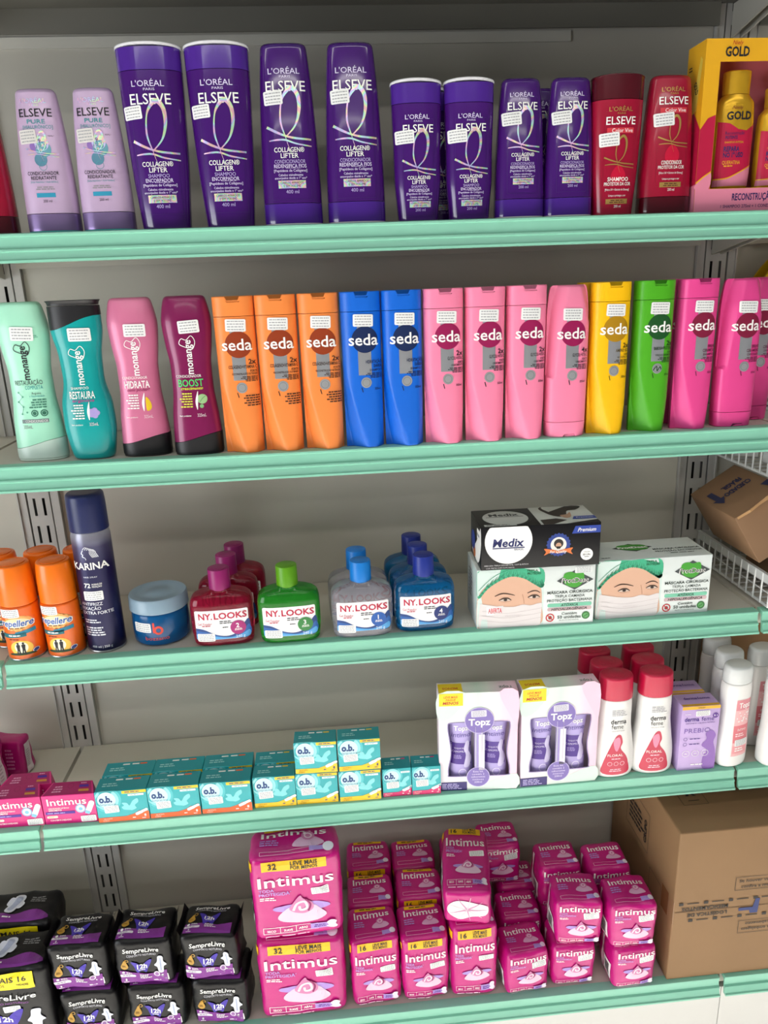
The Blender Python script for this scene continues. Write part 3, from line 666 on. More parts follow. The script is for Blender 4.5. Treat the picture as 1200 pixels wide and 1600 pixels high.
k = slab(GRN, DGR, ('2x', ('BABOSA+PROTE\u00cdNA', .0044, .029), ('FORTE', .0028, .008), ('FOR\u00c7A E CRESCIMENTO', .0026, .026)), M('#10330f', .5), hair=True)
setpos(k, .9948, -.2395+.0185, z1, 'green slim bottle beside the yellow one', SG)
k = slab(MAG, CLAR, ('', ('BRILHO', .0044, .013), ('CERAMIDAS', .0042, .021), ('SHAMPOO', .003, .020)), M('#5a1038', .5))
setpos(k, 1.0608, -.239+.0185, z1, 'magenta slim bottle with top cap, beside the green one', SG); dup(k, 'magenta slim bottle, only a sliver visible behind the front magenta and green bottles', (1.0580, -.239+.062, z1))
k = slab(MAG, CLAR, ('', ('BRILHO', .0044, .013), ('CERAMIDAS', .0042, .021), ('CONDICIONADOR', .003, .020)), M('#5a1038', .5), True)
setpos(k, 1.1302, -.235+.019, z1, 'magenta slim bottle standing on its cap, rightmost of the row', SG); dup(k, 'magenta slim bottle behind the rightmost one, its shoulder showing', (1.181, -.235+.062, z1))

# ------------------------------------------------------------------ third shelf: spray cans, jar, gel bottles, mask boxes
z2 = Z[2]
OCAN = M('#e8650c', .3, coat=.3); OCAP = M('#f0730c', .32, coat=.2); TINR = M('#b9bbbd', .3, .85)
def repellent():
    t = thing('spray_can', None, 'can'); H = .1515; rr = .0277
    B = Body([(0, rr, rr), (.088, rr, rr)], 2, .0025, .001); mb = MB(); B.mesh(mb, OCAN, .003, .088, 48); mb.build('body', t)
    mb = MB(); disc_mesh(mb, 0, 0, 0, .0034, rr+.0008, TINR, 48); mb.build('base_rim', t)
    C_ = Body([(.0885, .0268, .0268), (.12, .0265, .0265), (.148, .0245, .0245), (H, .0238, .0238)], 2, .0022, .0008); mb = MB(); C_.mesh(mb, OCAP, n=48)
    disc_mesh(mb, 0, 0, H-.0003, H+.0008, .019, OCAP, 40); mb.build('cap', t)
    p = Print(B.front, (.0025, .02)); GLOW = M('#f6dfae', .4); RB = M('#2a5ca8', .4); TB = M('#156a74', .4)
    pts = []
    for i in range(36):
        a = i*math.pi/18; q = (1, .8)[i % 2]; pts.append((.0225*q*math.cos(a), .062+.013*q*math.sin(a)))
    p.poly(pts, M('#f3b264', .4), 0); p.disc(0, .062, .018, GLOW, 1, ry=.0085)
    p.text('repellere', -.0005, .0625, .0105, WHITE, .0465, .07, shear=.2, L=2); p.text('repellere', -.0005, .0625, .0098, RB, .044, .02, shear=.2, L=3); p.lines(.002, .0545, .03, .003, 1, M('#6b2c0a', .5), 3)
    p.poly([(-.025, .038), (.010, .040), (.010, .047), (-.025, .045)], TB, 1); p.poly([(-.005, .042), (.022, .046), (.022, .052), (-.005, .048)], M('#1d7e9c', .4), 1); p.lines(-.004, .0425, .024, .004, 1, WHITE, 3); p.lines(-.006, .036, .020, .003, 1, M('#5b2408', .5), 3)
    p.disc(0, .0215, .016, M('#f2c14a', .4), 1, ry=.0125); p.disc(0, .0225, .0095, M('#fbf3d8', .4), 2); p.blob([(-.017, .010), (.017, .010), (.012, .0135), (-.012, .0135)], M('#1e3a12', .5), 3)
    for sx in (-.0042, .0032):
        p.disc(sx, .0295, .0017, INK, 4, 12); p.blob([(sx-.0026, .027), (sx+.0026, .027), (sx+.002, .020), (sx+.0025, .012), (sx+.0006, .012), (sx, .018), (sx-.0012, .012), (sx-.0028, .012), (sx-.002, .020)], INK, 4, 3)
    p.disc(.0185, .0150, .0042, M('#dfe4ee', .4), 2, ry=.0032, rot=30); p.disc(.0185, .0150, .0034, M('#2b3c86', .4), 3, ry=.0024, rot=30)
    label(t, [p]); sticker(t, B.front, -.008, .0787, .0265, .0135, 1, (.0025, .02), seed=21); return t
G = 'orange repellent cans on the third shelf'
c = repellent(); setpos(c, .0265, -.239+.0277, z2, 'orange spray can in front, left one of two, cut by the picture edge', G, 6)
dup(c, 'orange spray can in front, beside the tall navy hair spray can', (.0863, -.238+.0277, z2), -2)
dup(c, 'orange spray can behind, its cap showing between the two front cans', (.0505, -.160, z2), 10); dup(c, 'orange spray can behind, its cap half hidden by the navy hair spray can', (.110, -.158, z2), 0); dup(c, 'orange spray can behind, its cap at the left picture edge', (-.012, -.163, z2), 0)

def karina():
    t = thing('spray_can', 'tall navy hair spray can with a navy cap, standing right of orange cans', 'can', (.1454, -.230+.0288, z2)); H = .2533; rr = .0287
    NB = gradient_mat('navy_to_silver_print', [(0, '#17153f'), (.55, '#1b1848'), (.68, '#4a4868'), (.76, '#9a9aa8')], 'Z', 1/.2533, .3, .35)
    B = Body([(.003, rr, rr), (.19, rr, rr), (.194, rr-.002, rr-.002)], 2, 0, .001); mb = MB(); B.mesh(mb, NB, .003, .194, 56); mb.build('body', t)
    mb = MB(); disc_mesh(mb, 0, 0, 0, .0035, rr+.0009, TINR, 48); mb.build('base_rim', t)
    C_ = Body([(.1945, .0283, .0283), (.235, .0281, .0281), (H, .0268, .0268)], 2, .006, .001); mb = MB(); C_.mesh(mb, M('#1b2352', .35), n=56); mb.build('cap', t)
    p = Print(B.front, (.0025, .02)); SV = M('#c9ccd6', .3, .5)
    for k in range(5): p.ribbon([(-.006+k*.0028, .170-k*.0004), (-.002+k*.0026, .1735-k*.001), (.004+k*.0018, .170-k*.001), (.0035+k*.002, .164), (.007+k*.0018, .157)], .0012, SV, 3)
    p.ribbon([(-.006, .169), (-.0085, .164), (-.0065, .162), (-.0075, .159), (-.004, .157), (-.003, .154)], .0011, SV, 3)
    p.text('KARINA', .0, .1435, .0105, WHITE, .050, .02); p.text('HAIR SPRAY', -.001, .126, .0024, SV, .020); p.text('72', -.0075, .1125, .0068, WHITE, .0095, .02); p.text('HORAS DE', .0065, .1142, .0026, WHITE, .014, .015); p.text('FIXA\u00c7\u00c3O', .0062, .1105, .0028, WHITE, .0135, .015)
    for s_, zz, ww in (('ANTIFRIZZ', .0822, .032), ('FIXA\u00c7\u00c3O', .0748, .029), ('EXTRA FORTE', .0675, .044)): p.text(s_, -.0215, zz, .0048, SV, ww, .012, 'l')
    p.lines(-.008, .0535, .025, .0075, 2, SV, 3, 'l', 4); p.lines(-.004, .0365, .034, .016, 4, SV, 3, 'l', 7); p.text('400 ml | 250 g', .0, .0105, .0036, SV, .030)
    label(t, [p]); sticker(t, B.front, -.001, .0955, .028, .015, 0, (.0025, .02), seed=22)
karina()

def jar():
    t = thing('gel_jar', 'round jar of blue hair gel with a frosted clear screw lid', 'jar', (.2281, -.226+.045, z2))
    B = Body([(0, .040, .040), (.006, .0435, .0435), (.03, .0445, .0445), (.05, .0435, .0435), (.054, .042, .042)], 2, .002, .004)
    mb = MB(); B.mesh(mb, M('#186eb4', .12, trans=.5, ior=1.38), n=56); mb.build('body', t)
    mb = MB(); n = 72; prof = [(.0545, .0445), (.0560, .0462), (.0755, .0452), (.0778, .0438), (.0778, .036), (.0770, .035), (.0770, .016), (.0776, .015), (.0776, .0002)]
    vs = [(q*(1+(.008 if (i % 2 and .05 < q and z < .076) else 0))*math.cos(2*math.pi*i/n), q*math.sin(2*math.pi*i/n), z) for z, q in prof for i in range(n)]
    fs = [(k*n+i, k*n+(i+1) % n, (k+1)*n+(i+1) % n, (k+1)*n+i) for k in range(len(prof)-1) for i in range(n)]+[tuple(range((len(prof)-1)*n, len(prof)*n)), tuple(range(n))[::-1]]
    mb.add(vs, fs, M('#a8c4d8', .28, trans=.35)); mb.build('lid', t)
    p = Print(B.front, (.003, .02)); RB = M('#d8402c', .45)
    p.rect(-.0025, .0335, .0032, .017, RB, 1, .001); p.ring(.0045, .029, .0055, .0034, RB, 2); p.text('bozzano', .001, .0155, .0062, RB, .036, .0)
    label(t, [p]); sticker(t, B.front, -.0195, .0335, .026, .0155, 0, (.003, .02), seed=23)
jar()

LW = M('#f1f1f4', .45); CRT = M('#b5123f', .45); NB2 = M('#123c7e', .4); LB = M('#4fa0dc', .4)
def gel_bottle(gel, capc, num, badge):
    t = thing('gel_bottle', None, 'bottle')
    B = Body([(0, .0415, .019), (.006, .0462, .0222), (.04, .0485, .0232), (.068, .0482, .0230), (.0775, .0462, .0222), (.0835, .0405, .0205), (.0872, .0300, .0180), (.0895, .0185, .016), (.0925, .0152, .0152)], 3.4, 0, .003)
    mb = MB(); B.mesh(mb, gel, n=72, nz=34); mb.build('body', t)
    mb = MB(); disc_mesh(mb, 0, 0, .0905, .124, .0168, capc, 40, .0163, .0012); disc_mesh(mb, 0, 0, .1238, .1246, .0125, capc, 32, bev=.0003); c = mb.build('cap', t)
    p = Print(B.front, (.004, .012)); w = .0405
    p.rect(0, .0375, .081, .049, LW, 0, .0025)
    wave = lambda pts, m, L: p.poly(smooth_pts([(x, z, 0) for x, z in pts], 5), m, L)
    wave([(-w, .033), (-.028, .031), (-.01, .0215), (.008, .0185), (.024, .025), (w, .044), (w, .0145), (.02, .0135), (-.02, .0135), (-w, .0145)], NB2, 1)
    wave([(-w, .029), (-.022, .026), (-.002, .0175), (.014, .0165), (.03, .024), (w, .034), (w, .016), (0, .0138), (-w, .0145)], M('#1a5aa8', .4), 2)
    wave([(-w, .023), (-.022, .021), (.0, .0165), (.016, .0160), (.03, .020), (w, .0245), (w, .0145), (.02, .0135), (-.02, .0135), (-w, .0145)], LB, 3)
    p.text('NY.', -.0245, .0525, .0098, CRT, .021, .025); p.text('LOOKS', .0135, .0525, .0098, CRT, .050, .025, L=4)
    p.text('Gel Fixador', -.026, .0405, .0042, CRT, .022); p.lines(-.022, .0368, .018, .003, 1, CRT, 3); p.lines(.008, .0418, .024, .006, 2, INK, 3); p.lines(.006, .0332, .012, .003, 1, INK, 3)
    p.disc(.024, .0315, .0118, badge, 5); p.text(num, .0235, .0352, .007, WHITE, None, .02, L=6); p.lines(.024, .0285, .014, .004, 2, WHITE, 6, 'c'); p.text('240 g', .0265, .0165, .0045, M('#d6e6f4', .4), .014, L=6)
    label(t, [p]); sticker(t, B.front, -.0255, .0175, .0265, .0135, 0, (.004, .012), seed=int(num)+30)
    return t
G = 'squat gel bottles on the third shelf'
mk = lambda h, tr=.72: M(h, .07, trans=tr, ior=1.38, bump=.12, bscale=45)
g = gel_bottle(mk('#b81c44'), M('#8d1a63', .38), '2', M('#a01a6e', .45)); setpos(g, .3322, -.238+.022, z2, 'squat red gel bottle with a purple cap, front of its row', G, 2)
dup(g, 'squat red gel bottle with a purple cap, middle of the red row', (.3365, -.238+.022+.060, z2), 0); dup(g, 'squat red gel bottle with a purple cap, rear of the red row', (.3445, -.238+.022+.108, z2), 0)
g = gel_bottle(mk('#36b43a'), M('#5a9a12', .38), '3', M('#2f7d3c', .45)); setpos(g, .4365, -.243+.022, z2, 'squat green gel bottle with a green cap', G, 1)
g = gel_bottle(mk('#d8d5de', .8), M('#1379cf', .38), '1', M('#1a56a8', .45)); setpos(g, .5508, -.243+.022, z2, 'squat clear gel bottle with a sky blue cap, front of the pair', G, 1)
dup(g, 'squat clear gel bottle with a sky blue cap, behind the front clear one', (.5470, -.243+.022+.050, z2), 0)
g = gel_bottle(mk('#1684c6'), M('#1c2f8a', .38), '4', M('#142a6e', .45)); setpos(g, .6510, -.236+.022, z2, 'squat blue gel bottle with a navy cap, front of its row', G, 1)
dup(g, 'squat blue gel bottle with a navy cap, middle of the blue row', (.6475, -.236+.022+.048, z2), 0); dup(g, 'squat blue gel bottle with a navy cap, rear of the blue row', (.6435, -.236+.022+.096, z2), 0)

CARD = M('#dde5e4', .4, coat=.1); GCAP = M('#3fae86', .5); GCAP2 = M('#2b8f6c', .5); SKIN = M('#d6ab92', .5); SKIN2 = M('#b98a70', .5); BROW = M('#3f281c', .6)
def mask_box(opened):
    t = thing('mask_box', None, 'box'); X = RBox(.1885, .086, .1005, .0012); mb = MB(); X.mesh(mb, CARD); mb.build('carton', t)
    F = Print(X.front, None, .0003); GT = M('#24332e', .5); e = .0005
    F.poly([(-.0935, e), (.0125, e), (.0125, .083), (.008, .0995), (-.0935, .0995)], M('#cfe0dc', .5), 0)
    F.blob([(-.0930, .002), (-.0932, .054), (-.070, .080), (-.040, .090), (-.008, .082), (.007, .066), (.0095, .036), (.008, .003), (-.04, .002)], SKIN, 1)
    F.blob([(-.0932, .053), (-.0932, .098), (-.04, .0993), (.006, .0993), (.0135, .080), (.0075, .0665), (-.004, .0745), (-.020, .0845), (-.0412, .0885), (-.0624, .0802), (-.0783, .0690)], GCAP, 2, 4)
    rnd = random.Random(3); base = [(-.0905, .0545), (-.0783, .0690), (-.0624, .0800), (-.0412, .0880), (-.020, .0840), (-.004, .0740), (.0075, .0668), (.0105, .0700)]
    bp = smooth_pts([(x, z, 0) for x, z in base], 6)
    for i, q in enumerate(bp):
        F.disc(q.x, q.y+.001, .0024, GCAP2 if i % 2 else GCAP, 4, 10)
        F.ribbon([(q.x, q.y+.003), (q.x*.92-.002+rnd.uniform(-.002, .002), min(.0985, q.y+.010))], [.0012, .0004], GCAP2, 3, 2)
    F.ribbon([(-.092, .066), (-.075, .083), (-.06, .093), (-.045, .0985)], .0009, GCAP2, 3, 4)
    for sx, sz in ((-.0490, .0480), (-.0030, .0505)):
        F.blob([(sx-.0095, sz-.0008), (sx-.004, sz+.0022), (sx+.004, sz+.0022), (sx+.0085, sz-.0010), (sx+.003, sz-.0022), (sx-.005, sz-.0020)], M('#cdbbae', .4), 2, 4)
        F.disc(sx, sz+.0001, .0031, M('#46352b', .4), 3, 16, ry=.0022); F.disc(sx, sz+.0003, .0015, INK, 4, 10)
        F.ribbon([(sx-.0105, sz-.0004), (sx-.004, sz+.0027), (sx+.004, sz+.0026), (sx+.0095, sz-.0010)], [.0008, .0024, .0022, .0009], BROW, 4, 4); F.ribbon([(sx-.010, sz-.001), (sx-.002, sz-.0034), (sx+.0085, sz-.0020)], .0006, SKIN2, 4)
    F.ribbon([(-.066, .0550), (-.056, .0590), (-.046, .0585), (-.034, .0550)], [.0010, .0022, .0020, .0009], BROW, 3, 4); F.ribbon([(-.014, .0575), (-.006, .0608), (.001, .0605), (.0065, .0570)], [.0010, .0021, .0017, .0009], BROW, 3, 4)
    F.ribbon([(-.022, .056), (-.020, .048), (-.019, .040)], .0012, SKIN2, 2, 3)
    F.blob([(-.0905, .001), (-.0895, .041), (-.084, .0425), (-.060, .0375), (-.036, .0355), (-.021, .0385), (-.008, .0365), (.005, .0395), (.0095, .0375), (.0085, .020), (.006, .001), (-.015, .0008), (-.04, .0008), (-.065, .0008)], M('#dcd6d7', .55), 4, 4)
    for zz in (.027, .019, .011): F.ribbon([(-.086, zz+.004), (-.05, zz-.002), (-.02, zz), (.010, zz+.004)], .0007, M('#c9c1c3', .55), 5, 4)
    F.text('PROTDESC', -.036, .020, .003, M('#d2cacc', .5), .026, L=6)
    F.poly([(.0325, .0750), (.0615, .0925), (.0915, .0750), (.0615, .0590)], M('#3c4446', .4), 1); F.blob([(.044, .072), (.044, .086), (.054, .0895), (.062, .0870), (.074, .0880), (.076, .074), (.066, .0635), (.054, .0645)], M('#3d9a2c', .4), 2, 5)
    F.text('ProtDesc', .0620, .0750, .0074, WHITE, .0430, .05, shear=.15, L=3); F.text('ProtDesc', .0620, .0750, .0068, INK, .0405, .015, shear=.15, L=4)
    F.text('M\u00c1SCARA CIR\u00daRGICA', .0545, .0555, .0044, GT, .073, .02); F.text('TRIPLA CAMADA', .0545, .0485, .0044, GT, .048, .005); F.text('PROTE\u00c7\u00c3O BACTERIANA', .0545, .0415, .0044, GT, .073, .008)
    F.rect(.0545, .0335, .0715, .006, M('#78c4a6', .5), 1, .0025); F.text('AT\u00d3XICA', .0545, .0335, .0038, GT, .028, .02, shear=.3); F.rect(.0545, .0265, .0715, .006, M('#c8aeb2', .5), 1, .0025); F.text('HIPOALERG\u00caNICA', .0545, .0265, .0038, GT, .058, .02, shear=.3)
    F.text('Cont\u00e9m', .0545, .0185, .0042, GT, .025, .015); F.text('50 unidades', .0545, .0125, .005, GT, .038, .015); F.text('PRODUTO DESCART\u00c1VEL', .0545, .0070, .0018, GT, .032)
    F.ring(.0235, .0125, .0062, .0018, M('#c01f28', .4), 2); F.disc(.0235, .0125, .003, M('#8a2a2c', .4), 2, 12); F.rect(.0235, .0125, .012, .0014, M('#c01f28', .4), 3, 0, -45); F.disc(.0815, .0135, .0066, M('#2f6e36', .4), 2); F.disc(.0815, .0135, .0045, M('#5aa05c', .4), 3); F.ribbon([(.0785, .0115), (.0845, .0155)], .0014, M('#2f6e36', .4), 4, 2)
    F.text('TRIPLA', -.007, .0955, .0034, M('#0f5a34', .5), .018, .02, L=5); F.text('PROTE\u00c7\u00c3O', -.004, .0905, .0034, M('#0f5a34', .5), .022, .02, L=5)
    T = Print(X.top, None, .0003); T.poly([(-.052, .008), (-.018, .026), (.016, .008), (-.018, -.010)], M('#3c4446', .4), 1); T.blob([(-.042, .004), (-.040, .018), (-.018, .022), (.004, .018), (.006, .000), (-.018, -.005)], M('#3d9a2c', .4), 2); T.text('ProtDesc', -.018, .008, .0072, WHITE, .05, .05, L=3)
    T.text('M\u00c1SCARA CIR\u00daRGICA', .050, -.006, .0055, GT, .078, .02); T.text('PROTE\u00c7\u00c3O BACTERIANA', .050, -.0165, .0055, GT, .078, .01); T.lines(.058, -.026, .055, .004, 1, GT); T.lines(-.075, -.032, .02, .004, 1, GT)
    Lf = Print(X.left, None, .0003); Lf.poly([(-.002, .098), (.042, .098), (.042, .0), (.030, .0), (.024, .05)], M('#c9dcd8', .5), 0); Lf.lines(-.012, .06, .03, .05, 8, GREYTXT, 1)
    label(t, [F, T, Lf])
    if opened:
        mb = MB(); q = Print(X.front, None, .0007); q.rect(-.0655, .0305, .027, .0145, STICK, 0, 0, 2); q.text('ABERTA', -.0655, .0305, .008, M('#d0263a', .5), .022, .02, L=1); q.emit(mb); mb.build('price_sticker', t, 0, recalc=False)
    sticker(t, X.front, .075, .0925, .028, .011, 0, None, M('#dfe4e4', .5)) if opened else None
    return t
G = 'white surgical mask boxes'
m_ = mask_box(True); setpos(m_, .8270, -.2425+.0432, z2, 'white mask box with nurse picture and a small red-lettered sticker, under black box', G, -1.2)
m_ = mask_box(False); setpos(m_, 1.0210, -.2365+.0432, z2, 'white mask box with nurse picture beside the stack, nothing on top', G, 0)

def medix():
    t = thing('mask_box', 'black mask box with a white circle, lying on a white mask box', 'box', (.8315, -.2470+.045, z2+.1012), -1.5)
    X = RBox(.1865, .090, .0700, .001); mb = MB(); X.mesh(mb, M('#0f0e12', .36, spec=.35)); mb.build('carton', t)
    F = Print(X.front, None, .0003); c = [(-.0505+.037*math.cos(a*math.pi/24), min(.0695, .0465+.037*math.sin(a*math.pi/24))) for a in range(48)]; F.poly(c, WHITE, 1)
    NV = M('#1d2563', .45); F.text('Medix', -.0505, .0440, .0125, NV, .048, .025, shear=.15); F.rect(-.0505, .0355, .050, .0018, NV, 2); F.text('BRASIL', -.034, .0325, .003, NV, .015)
    pts = [(.0275+(.0175 if i % 2 else .0195)*math.cos(i*math.pi/20), .0365+(.0175 if i % 2 else .0195)*math.sin(i*math.pi/20)) for i in range(40)]; F.poly(pts, M('#27408c', .4), 1)
    F.disc(.0275, .0365, .0125, M('#e6e2dc', .4), 2); F.disc(.0275, .0385, .0075, M('#2a2422', .4), 3, 18); F.disc(.0275, .0355, .0045, M('#c79c80', .4), 4, 14); F.poly([(.0235, .034), (.0315, .034), (.030, .030), (.025, .030)], BLACK, 5)
    F.blob([(.005, .020), (.016, .0245), (.0275, .0225), (.039, .0245), (.050, .020), (.047, .0255), (.050, .031), (.039, .0295), (.0275, .027), (.016, .0295), (.005, .031), (.008, .0255)], M('#d9763c', .4), 6, 3); F.text('For Quality', .0275, .0255, .0042, WHITE, .026, .01, shear=.3, L=7)
    F.poly([(.048, .0535), (.0925, .0535), (.0925, .0655), (.053, .0655)], M('#24409c', .4), 1); F.text('Premium', .0715, .0593, .006, WHITE, .028, .01, shear=.3)
    F.disc(.0725, .0185, .0098, WHITE, 1); F.text('CONT\u00c9M', .0725, .0225, .0018, INK, .010); F.text('50 UN.', .0725, .0182, .003, INK, .0125, .02); F.lines(.0725, .0145, .010, .002, 1, INK, 3, 'c'); F.text('M\u00c1SCARA TRIPLA DESCART\u00c1VEL COM EL\u00c1STICO', -.0535, .0075, .0022, M('#c9c9cc', .5), .069); F.text('COR PRETA COM CLIPE NASAL', -.063, .0033, .0020, M('#c9c9cc', .5), .045)
    T = Print(X.top, None, .0003); T.poly([(.0, -.0445), (.0925, -.0445), (.0925, .0445), (.0, .0445)], M('#cfd2d0', .4), 0); T.poly([(.0925, -.0445), (.0925, -.03), (.04, -.0445)], BLACK, 1)
    T.disc(-.045, -.002, .040, BLACK, 1); T.disc(-.047, -.003, .036, M('#c6c8c8', .4), 2); T.text('Medix', -.047, .012, .012, M('#34343a', .5), .048, .03); T.rect(-.047, .002, .06, .002, M('#34343a', .5), 3); T.rect(-.062, -.038, .05, .009, M('#c6c8c8', .4), 3); T.lines(-.062, -.038, .045, .005, 2, INK, 4)
    T.blob([(.020, .0435), (.022, .010), (.036, -.010), (.050, -.004), (.058, .018), (.075, .024), (.082, .042)], M('#2c221f', .5), 1); T.blob([(.040, -.004), (.052, .0), (.060, .010), (.056, -.012), (.046, -.018)], M('#b8917a', .5), 2); T.poly([(.004, -.022), (.030, -.018), (.045, -.028), (.020, -.0445), (.004, -.0445)], M('#2c221f', .5), 1)
    T.poly([(.060, -.012), (.0925, -.012), (.0925, -.026), (.054, -.026)], M('#24409c', .4), 3); T.text('Premium', .075, -.019, .005, WHITE, .026, L=4)
    Lf = Print(X.left, None, .0003); Lf.blob([(-.03, .012), (.0, .03), (.03, .055), (.043, .068), (.043, .03), (.02, .004)], WHITE, 1, 3); Lf.disc(-.02, .030, .016, M('#24409c', .4), 2); Lf.disc(-.01, .014, .010, M('#d9763c', .4), 2); Lf.rect(.025, .052, .022, .018, WHITE, 2, .003); Lf.text('Medix', .025, .052, .005, NV, .018, .02)
    label(t, [F, T, Lf])
medix()

# ------------------------------------------------------------------ fourth shelf: tampon boxes
z3 = Z[3]
PKB = M('#d41c7d', .36, coat=.15); PKD = M('#a31260', .4); PURB = M('#4f2393', .45)
def intimus_box():
    t = thing('tampon_box', None, 'box'); w, d, h = .0865, .0300, .0560
    def wp(p):
        if p.z > h*.7: k = (p.y+d/2)/d; p.x *= 1-.24*max(0, k); p.z += .004*max(0, k)
        return p
    X = RBox(w, d, h, .0008, 1, warp=wp); mb = MB(); X.mesh(mb, PKB); mb.build('carton', t)
    F = Print(X.front, None, .0003); F.text('Intimus', -.003, .0435, .0125, WHITE, .064, .01); F.text('ABSORVENTE INTERNO', -.0175, .0315, .0024, WHITE, .034, .01); F.text('DISCRETO', -.0235, .0278, .0030, WHITE, .021, .02)
    F.rect(-.016, .0222, .048, .0052, PURB, 1); F.lines(-.018, .0222, .040, .0024, 1, M('#cdb6ee', .5)); F.ring(.018, .0285, .0075, .002, M('#8fb0d6', .4), 2); F.disc(.018, .0285, .0067, M('#e9eef6', .4), 2); F.disc(.018, .0278, .0034, M('#7fbfe6', .4), 3, 14)
    a = R(65); F.rect(.0335, .0305, .026, .0092, WHITE, 3, .0045, 65); F.rect(.0285, .0205, .006, .008, M('#79b9dc', .4), 4, .001, 65)
    F.rect(-.030, .0147, .018, .0044, M('#f5e7d2', .5), 1, .002); F.lines(-.030, .0147, .012, .002, 1, M('#d0701c', .5)); F.text('CONT\u00c9M 8 UNIDADES', -.017, .0082, .0028, WHITE, .034, .01)
    T = Print(X.top, None, .0003); T.poly([(-.040, -.014), (.040, -.014), (.040, .014), (-.040, .014)], PKD, 0); T.ring(0, .005, .0055, .0006, M('#7d0d4a', .5), 1); T.lines(-.020, -.002, .020, .016, 3, M('#e3a3c6', .5)); T.rect(.026, .003, .018, .0055, PURB, 2); T.rect(.026, -.0065, .018, .005, M('#c98a3a', .5), 2); T.lines(.027, .0095, .016, .004, 1, M('#e3a3c6', .5))
    S_ = Print(lambda u, v, o: X.place((X.hw[0], u, v-X.hw[2]), o), None, .0003); S_.text('S', 0, .035, .012, M('#b5a0ac', .5), .012, .02)
    label(t, [F, T, S_]); sticker(t, X.front, .0285, .0085, .025, .0115, 2, None, seed=41); return t
G = 'pink tampon boxes at the left end'
b = intimus_box(); setpos(b, .0500, -.2268+.0155, z3, 'pink tampon box in front, beside the first turquoise box', G, -1.5)
dup(b, 'pink tampon box in front, cut by the left picture edge', (-.0378, -.2245+.0155, z3), -1); dup(b, 'pink tampon box behind the front left one, its slanted top showing', (-.0300, -.2245+.0478, z3), 0)
TQ = M('#1fa9b1', .38, coat=.1); TQD = M('#178f99', .4); TQL = M('#7fd3d8', .4); NV3 = M('#123a78', .4)
def ob_box(w, h, d, c, txt, small=False):
    t = thing('tampon_box', None, 'box'); X = RBox(w, d, h, .0008); mb = MB(); X.mesh(mb, TQ); mb.build('carton', t); s = h/.06; a = w/2
    F = Print(X.front, None, .0003)
    for r_, cc in ((.024, '#4fbfc6'), (.020, '#8fd8dc'), (.015, '#c6ecef')): F.disc(-a+.018*s, .044*s, r_*s if not small else r_*s*.8, M(cc, .4), 0 if r_ > .02 else (1 if r_ > .016 else 2))
    cb = M(c, .4); F.poly([(-a+.0005, .0006), (a-.0005, .0006), (a-.0005, .0165*s), (a*.62, .0185*s), (a*.40, .013*s), (a*.1, .0095*s), (-a+.0005, .0095*s)], cb, 1)
    bx = a*.28; bz = .029*s
    F.blob([(bx, bz-.008*s), (bx-.010*s, bz-.006*s), (bx-.013*s, bz-.001*s), (bx-.009*s, bz+.0015*s), (bx-.012*s, bz+.007*s), (bx-.004*s, bz+.0065*s), (bx, bz+.001*s), (bx+.006*s, bz+.010*s), (bx+.014*s, bz+.014*s), (bx+.015*s, bz+.007*s), (bx+.009*s, bz+.001*s), (bx+.011*s, bz-.005*s), (bx+.004*s, bz-.0085*s)], TQL, 1, 4)
    F.text('o.b.', -a+(.0165 if not small else .0135)*s, .0455*s, .0118*s, NV3, (.0215 if not small else .020)*s, .055); F.text('SempreLivre', -a+(.019 if not small else .017)*s, .0355*s, .0045*s, M('#2a6a94', .4), .026*s, .0, shear=.3)
    F.rect(a*.72, .0165*s, .022*s, .0048*s, WHITE, 3, .0023*s, 24); F.rect(a*.62, .0145*s, .014*s, .0055*s, M('#cfe6ef', .4), 4, .0025*s, 24)
    if not small: F.rect(a*.52, .0565*s, a*.94, .0052*s, M('#e7c51c', .45), 2); F.lines(a*.55, .0565*s, a*.8, .003*s, 1, NV3)
    F.rect(a*.58, .0505*s if not small else .052*s, a*.62, .0036*s, M('#e6f3f4', .45), 2, .001); F.lines(a*.6, .0505*s if not small else .052*s, a*.5, .0018*s, 1, TQD)
    if txt: F.text('ABSORVENTE', -a*.62, .0068*s, .0020*s, M('#6b4a10' if c == '#f0c20a' else '#fbe0cc', .5), .014*s); F.text('INTERNO', -a*.70, .0034*s, .0022*s, M('#6b4a10' if c == '#f0c20a' else '#fbe0cc', .5), .010*s)
    F.text('8' if not small else '3', a*.84, .0095*s, .0046*s, WHITE if c != '#f0c20a' else NV3, None, .02, L=5); F.lines(a*.8, .0042*s, a*.2, .0025*s, 1, WHITE if c != '#f0c20a' else NV3, 5); F.lines(a*.42, .0062*s, a*.16, .0035*s, 1, WHITE if c != '#f0c20a' else NV3, 5)
    T = Print(X.top, None, .0003); T.poly([(-a+.0006, -d/2+.0006), (a-.0006, -d/2+.0006), (a-.0006, d/2-.0006), (-a+.0006, d/2-.0006)], TQD, 0)
    for i, q in enumerate((-.18, .2, .52)): T.rect(a*q, d*.30, a*.28, d*.09, WHITE if i < 2 else cb, 1, .0005)
    T.lines(-a*.42, -d*.05, a*.75, d*.3, 2, M('#9fd6d8', .5))
    S_ = Print(X.left, None, .0003); S_.rect(0, .0065*s, d*.96, .0115*s, cb, 1)
    label(t, [F, T, S_]); sticker(t, X.front, -a*.42 if not small else -a*.30, .0255*s, .024*s if not small else .023*s, .0135*s, 3, None, seed=int(w*1e4)); return t
G = 'turquoise tampon boxes on the fourth shelf'; zz = z3
b = ob_box(.0838, .0598, .0365, '#ee5a16', True); setpos(b, .1368, -.2318+.0183, zz, 'turquoise tampon box with orange bottom band, first in front, next to pink box', G)
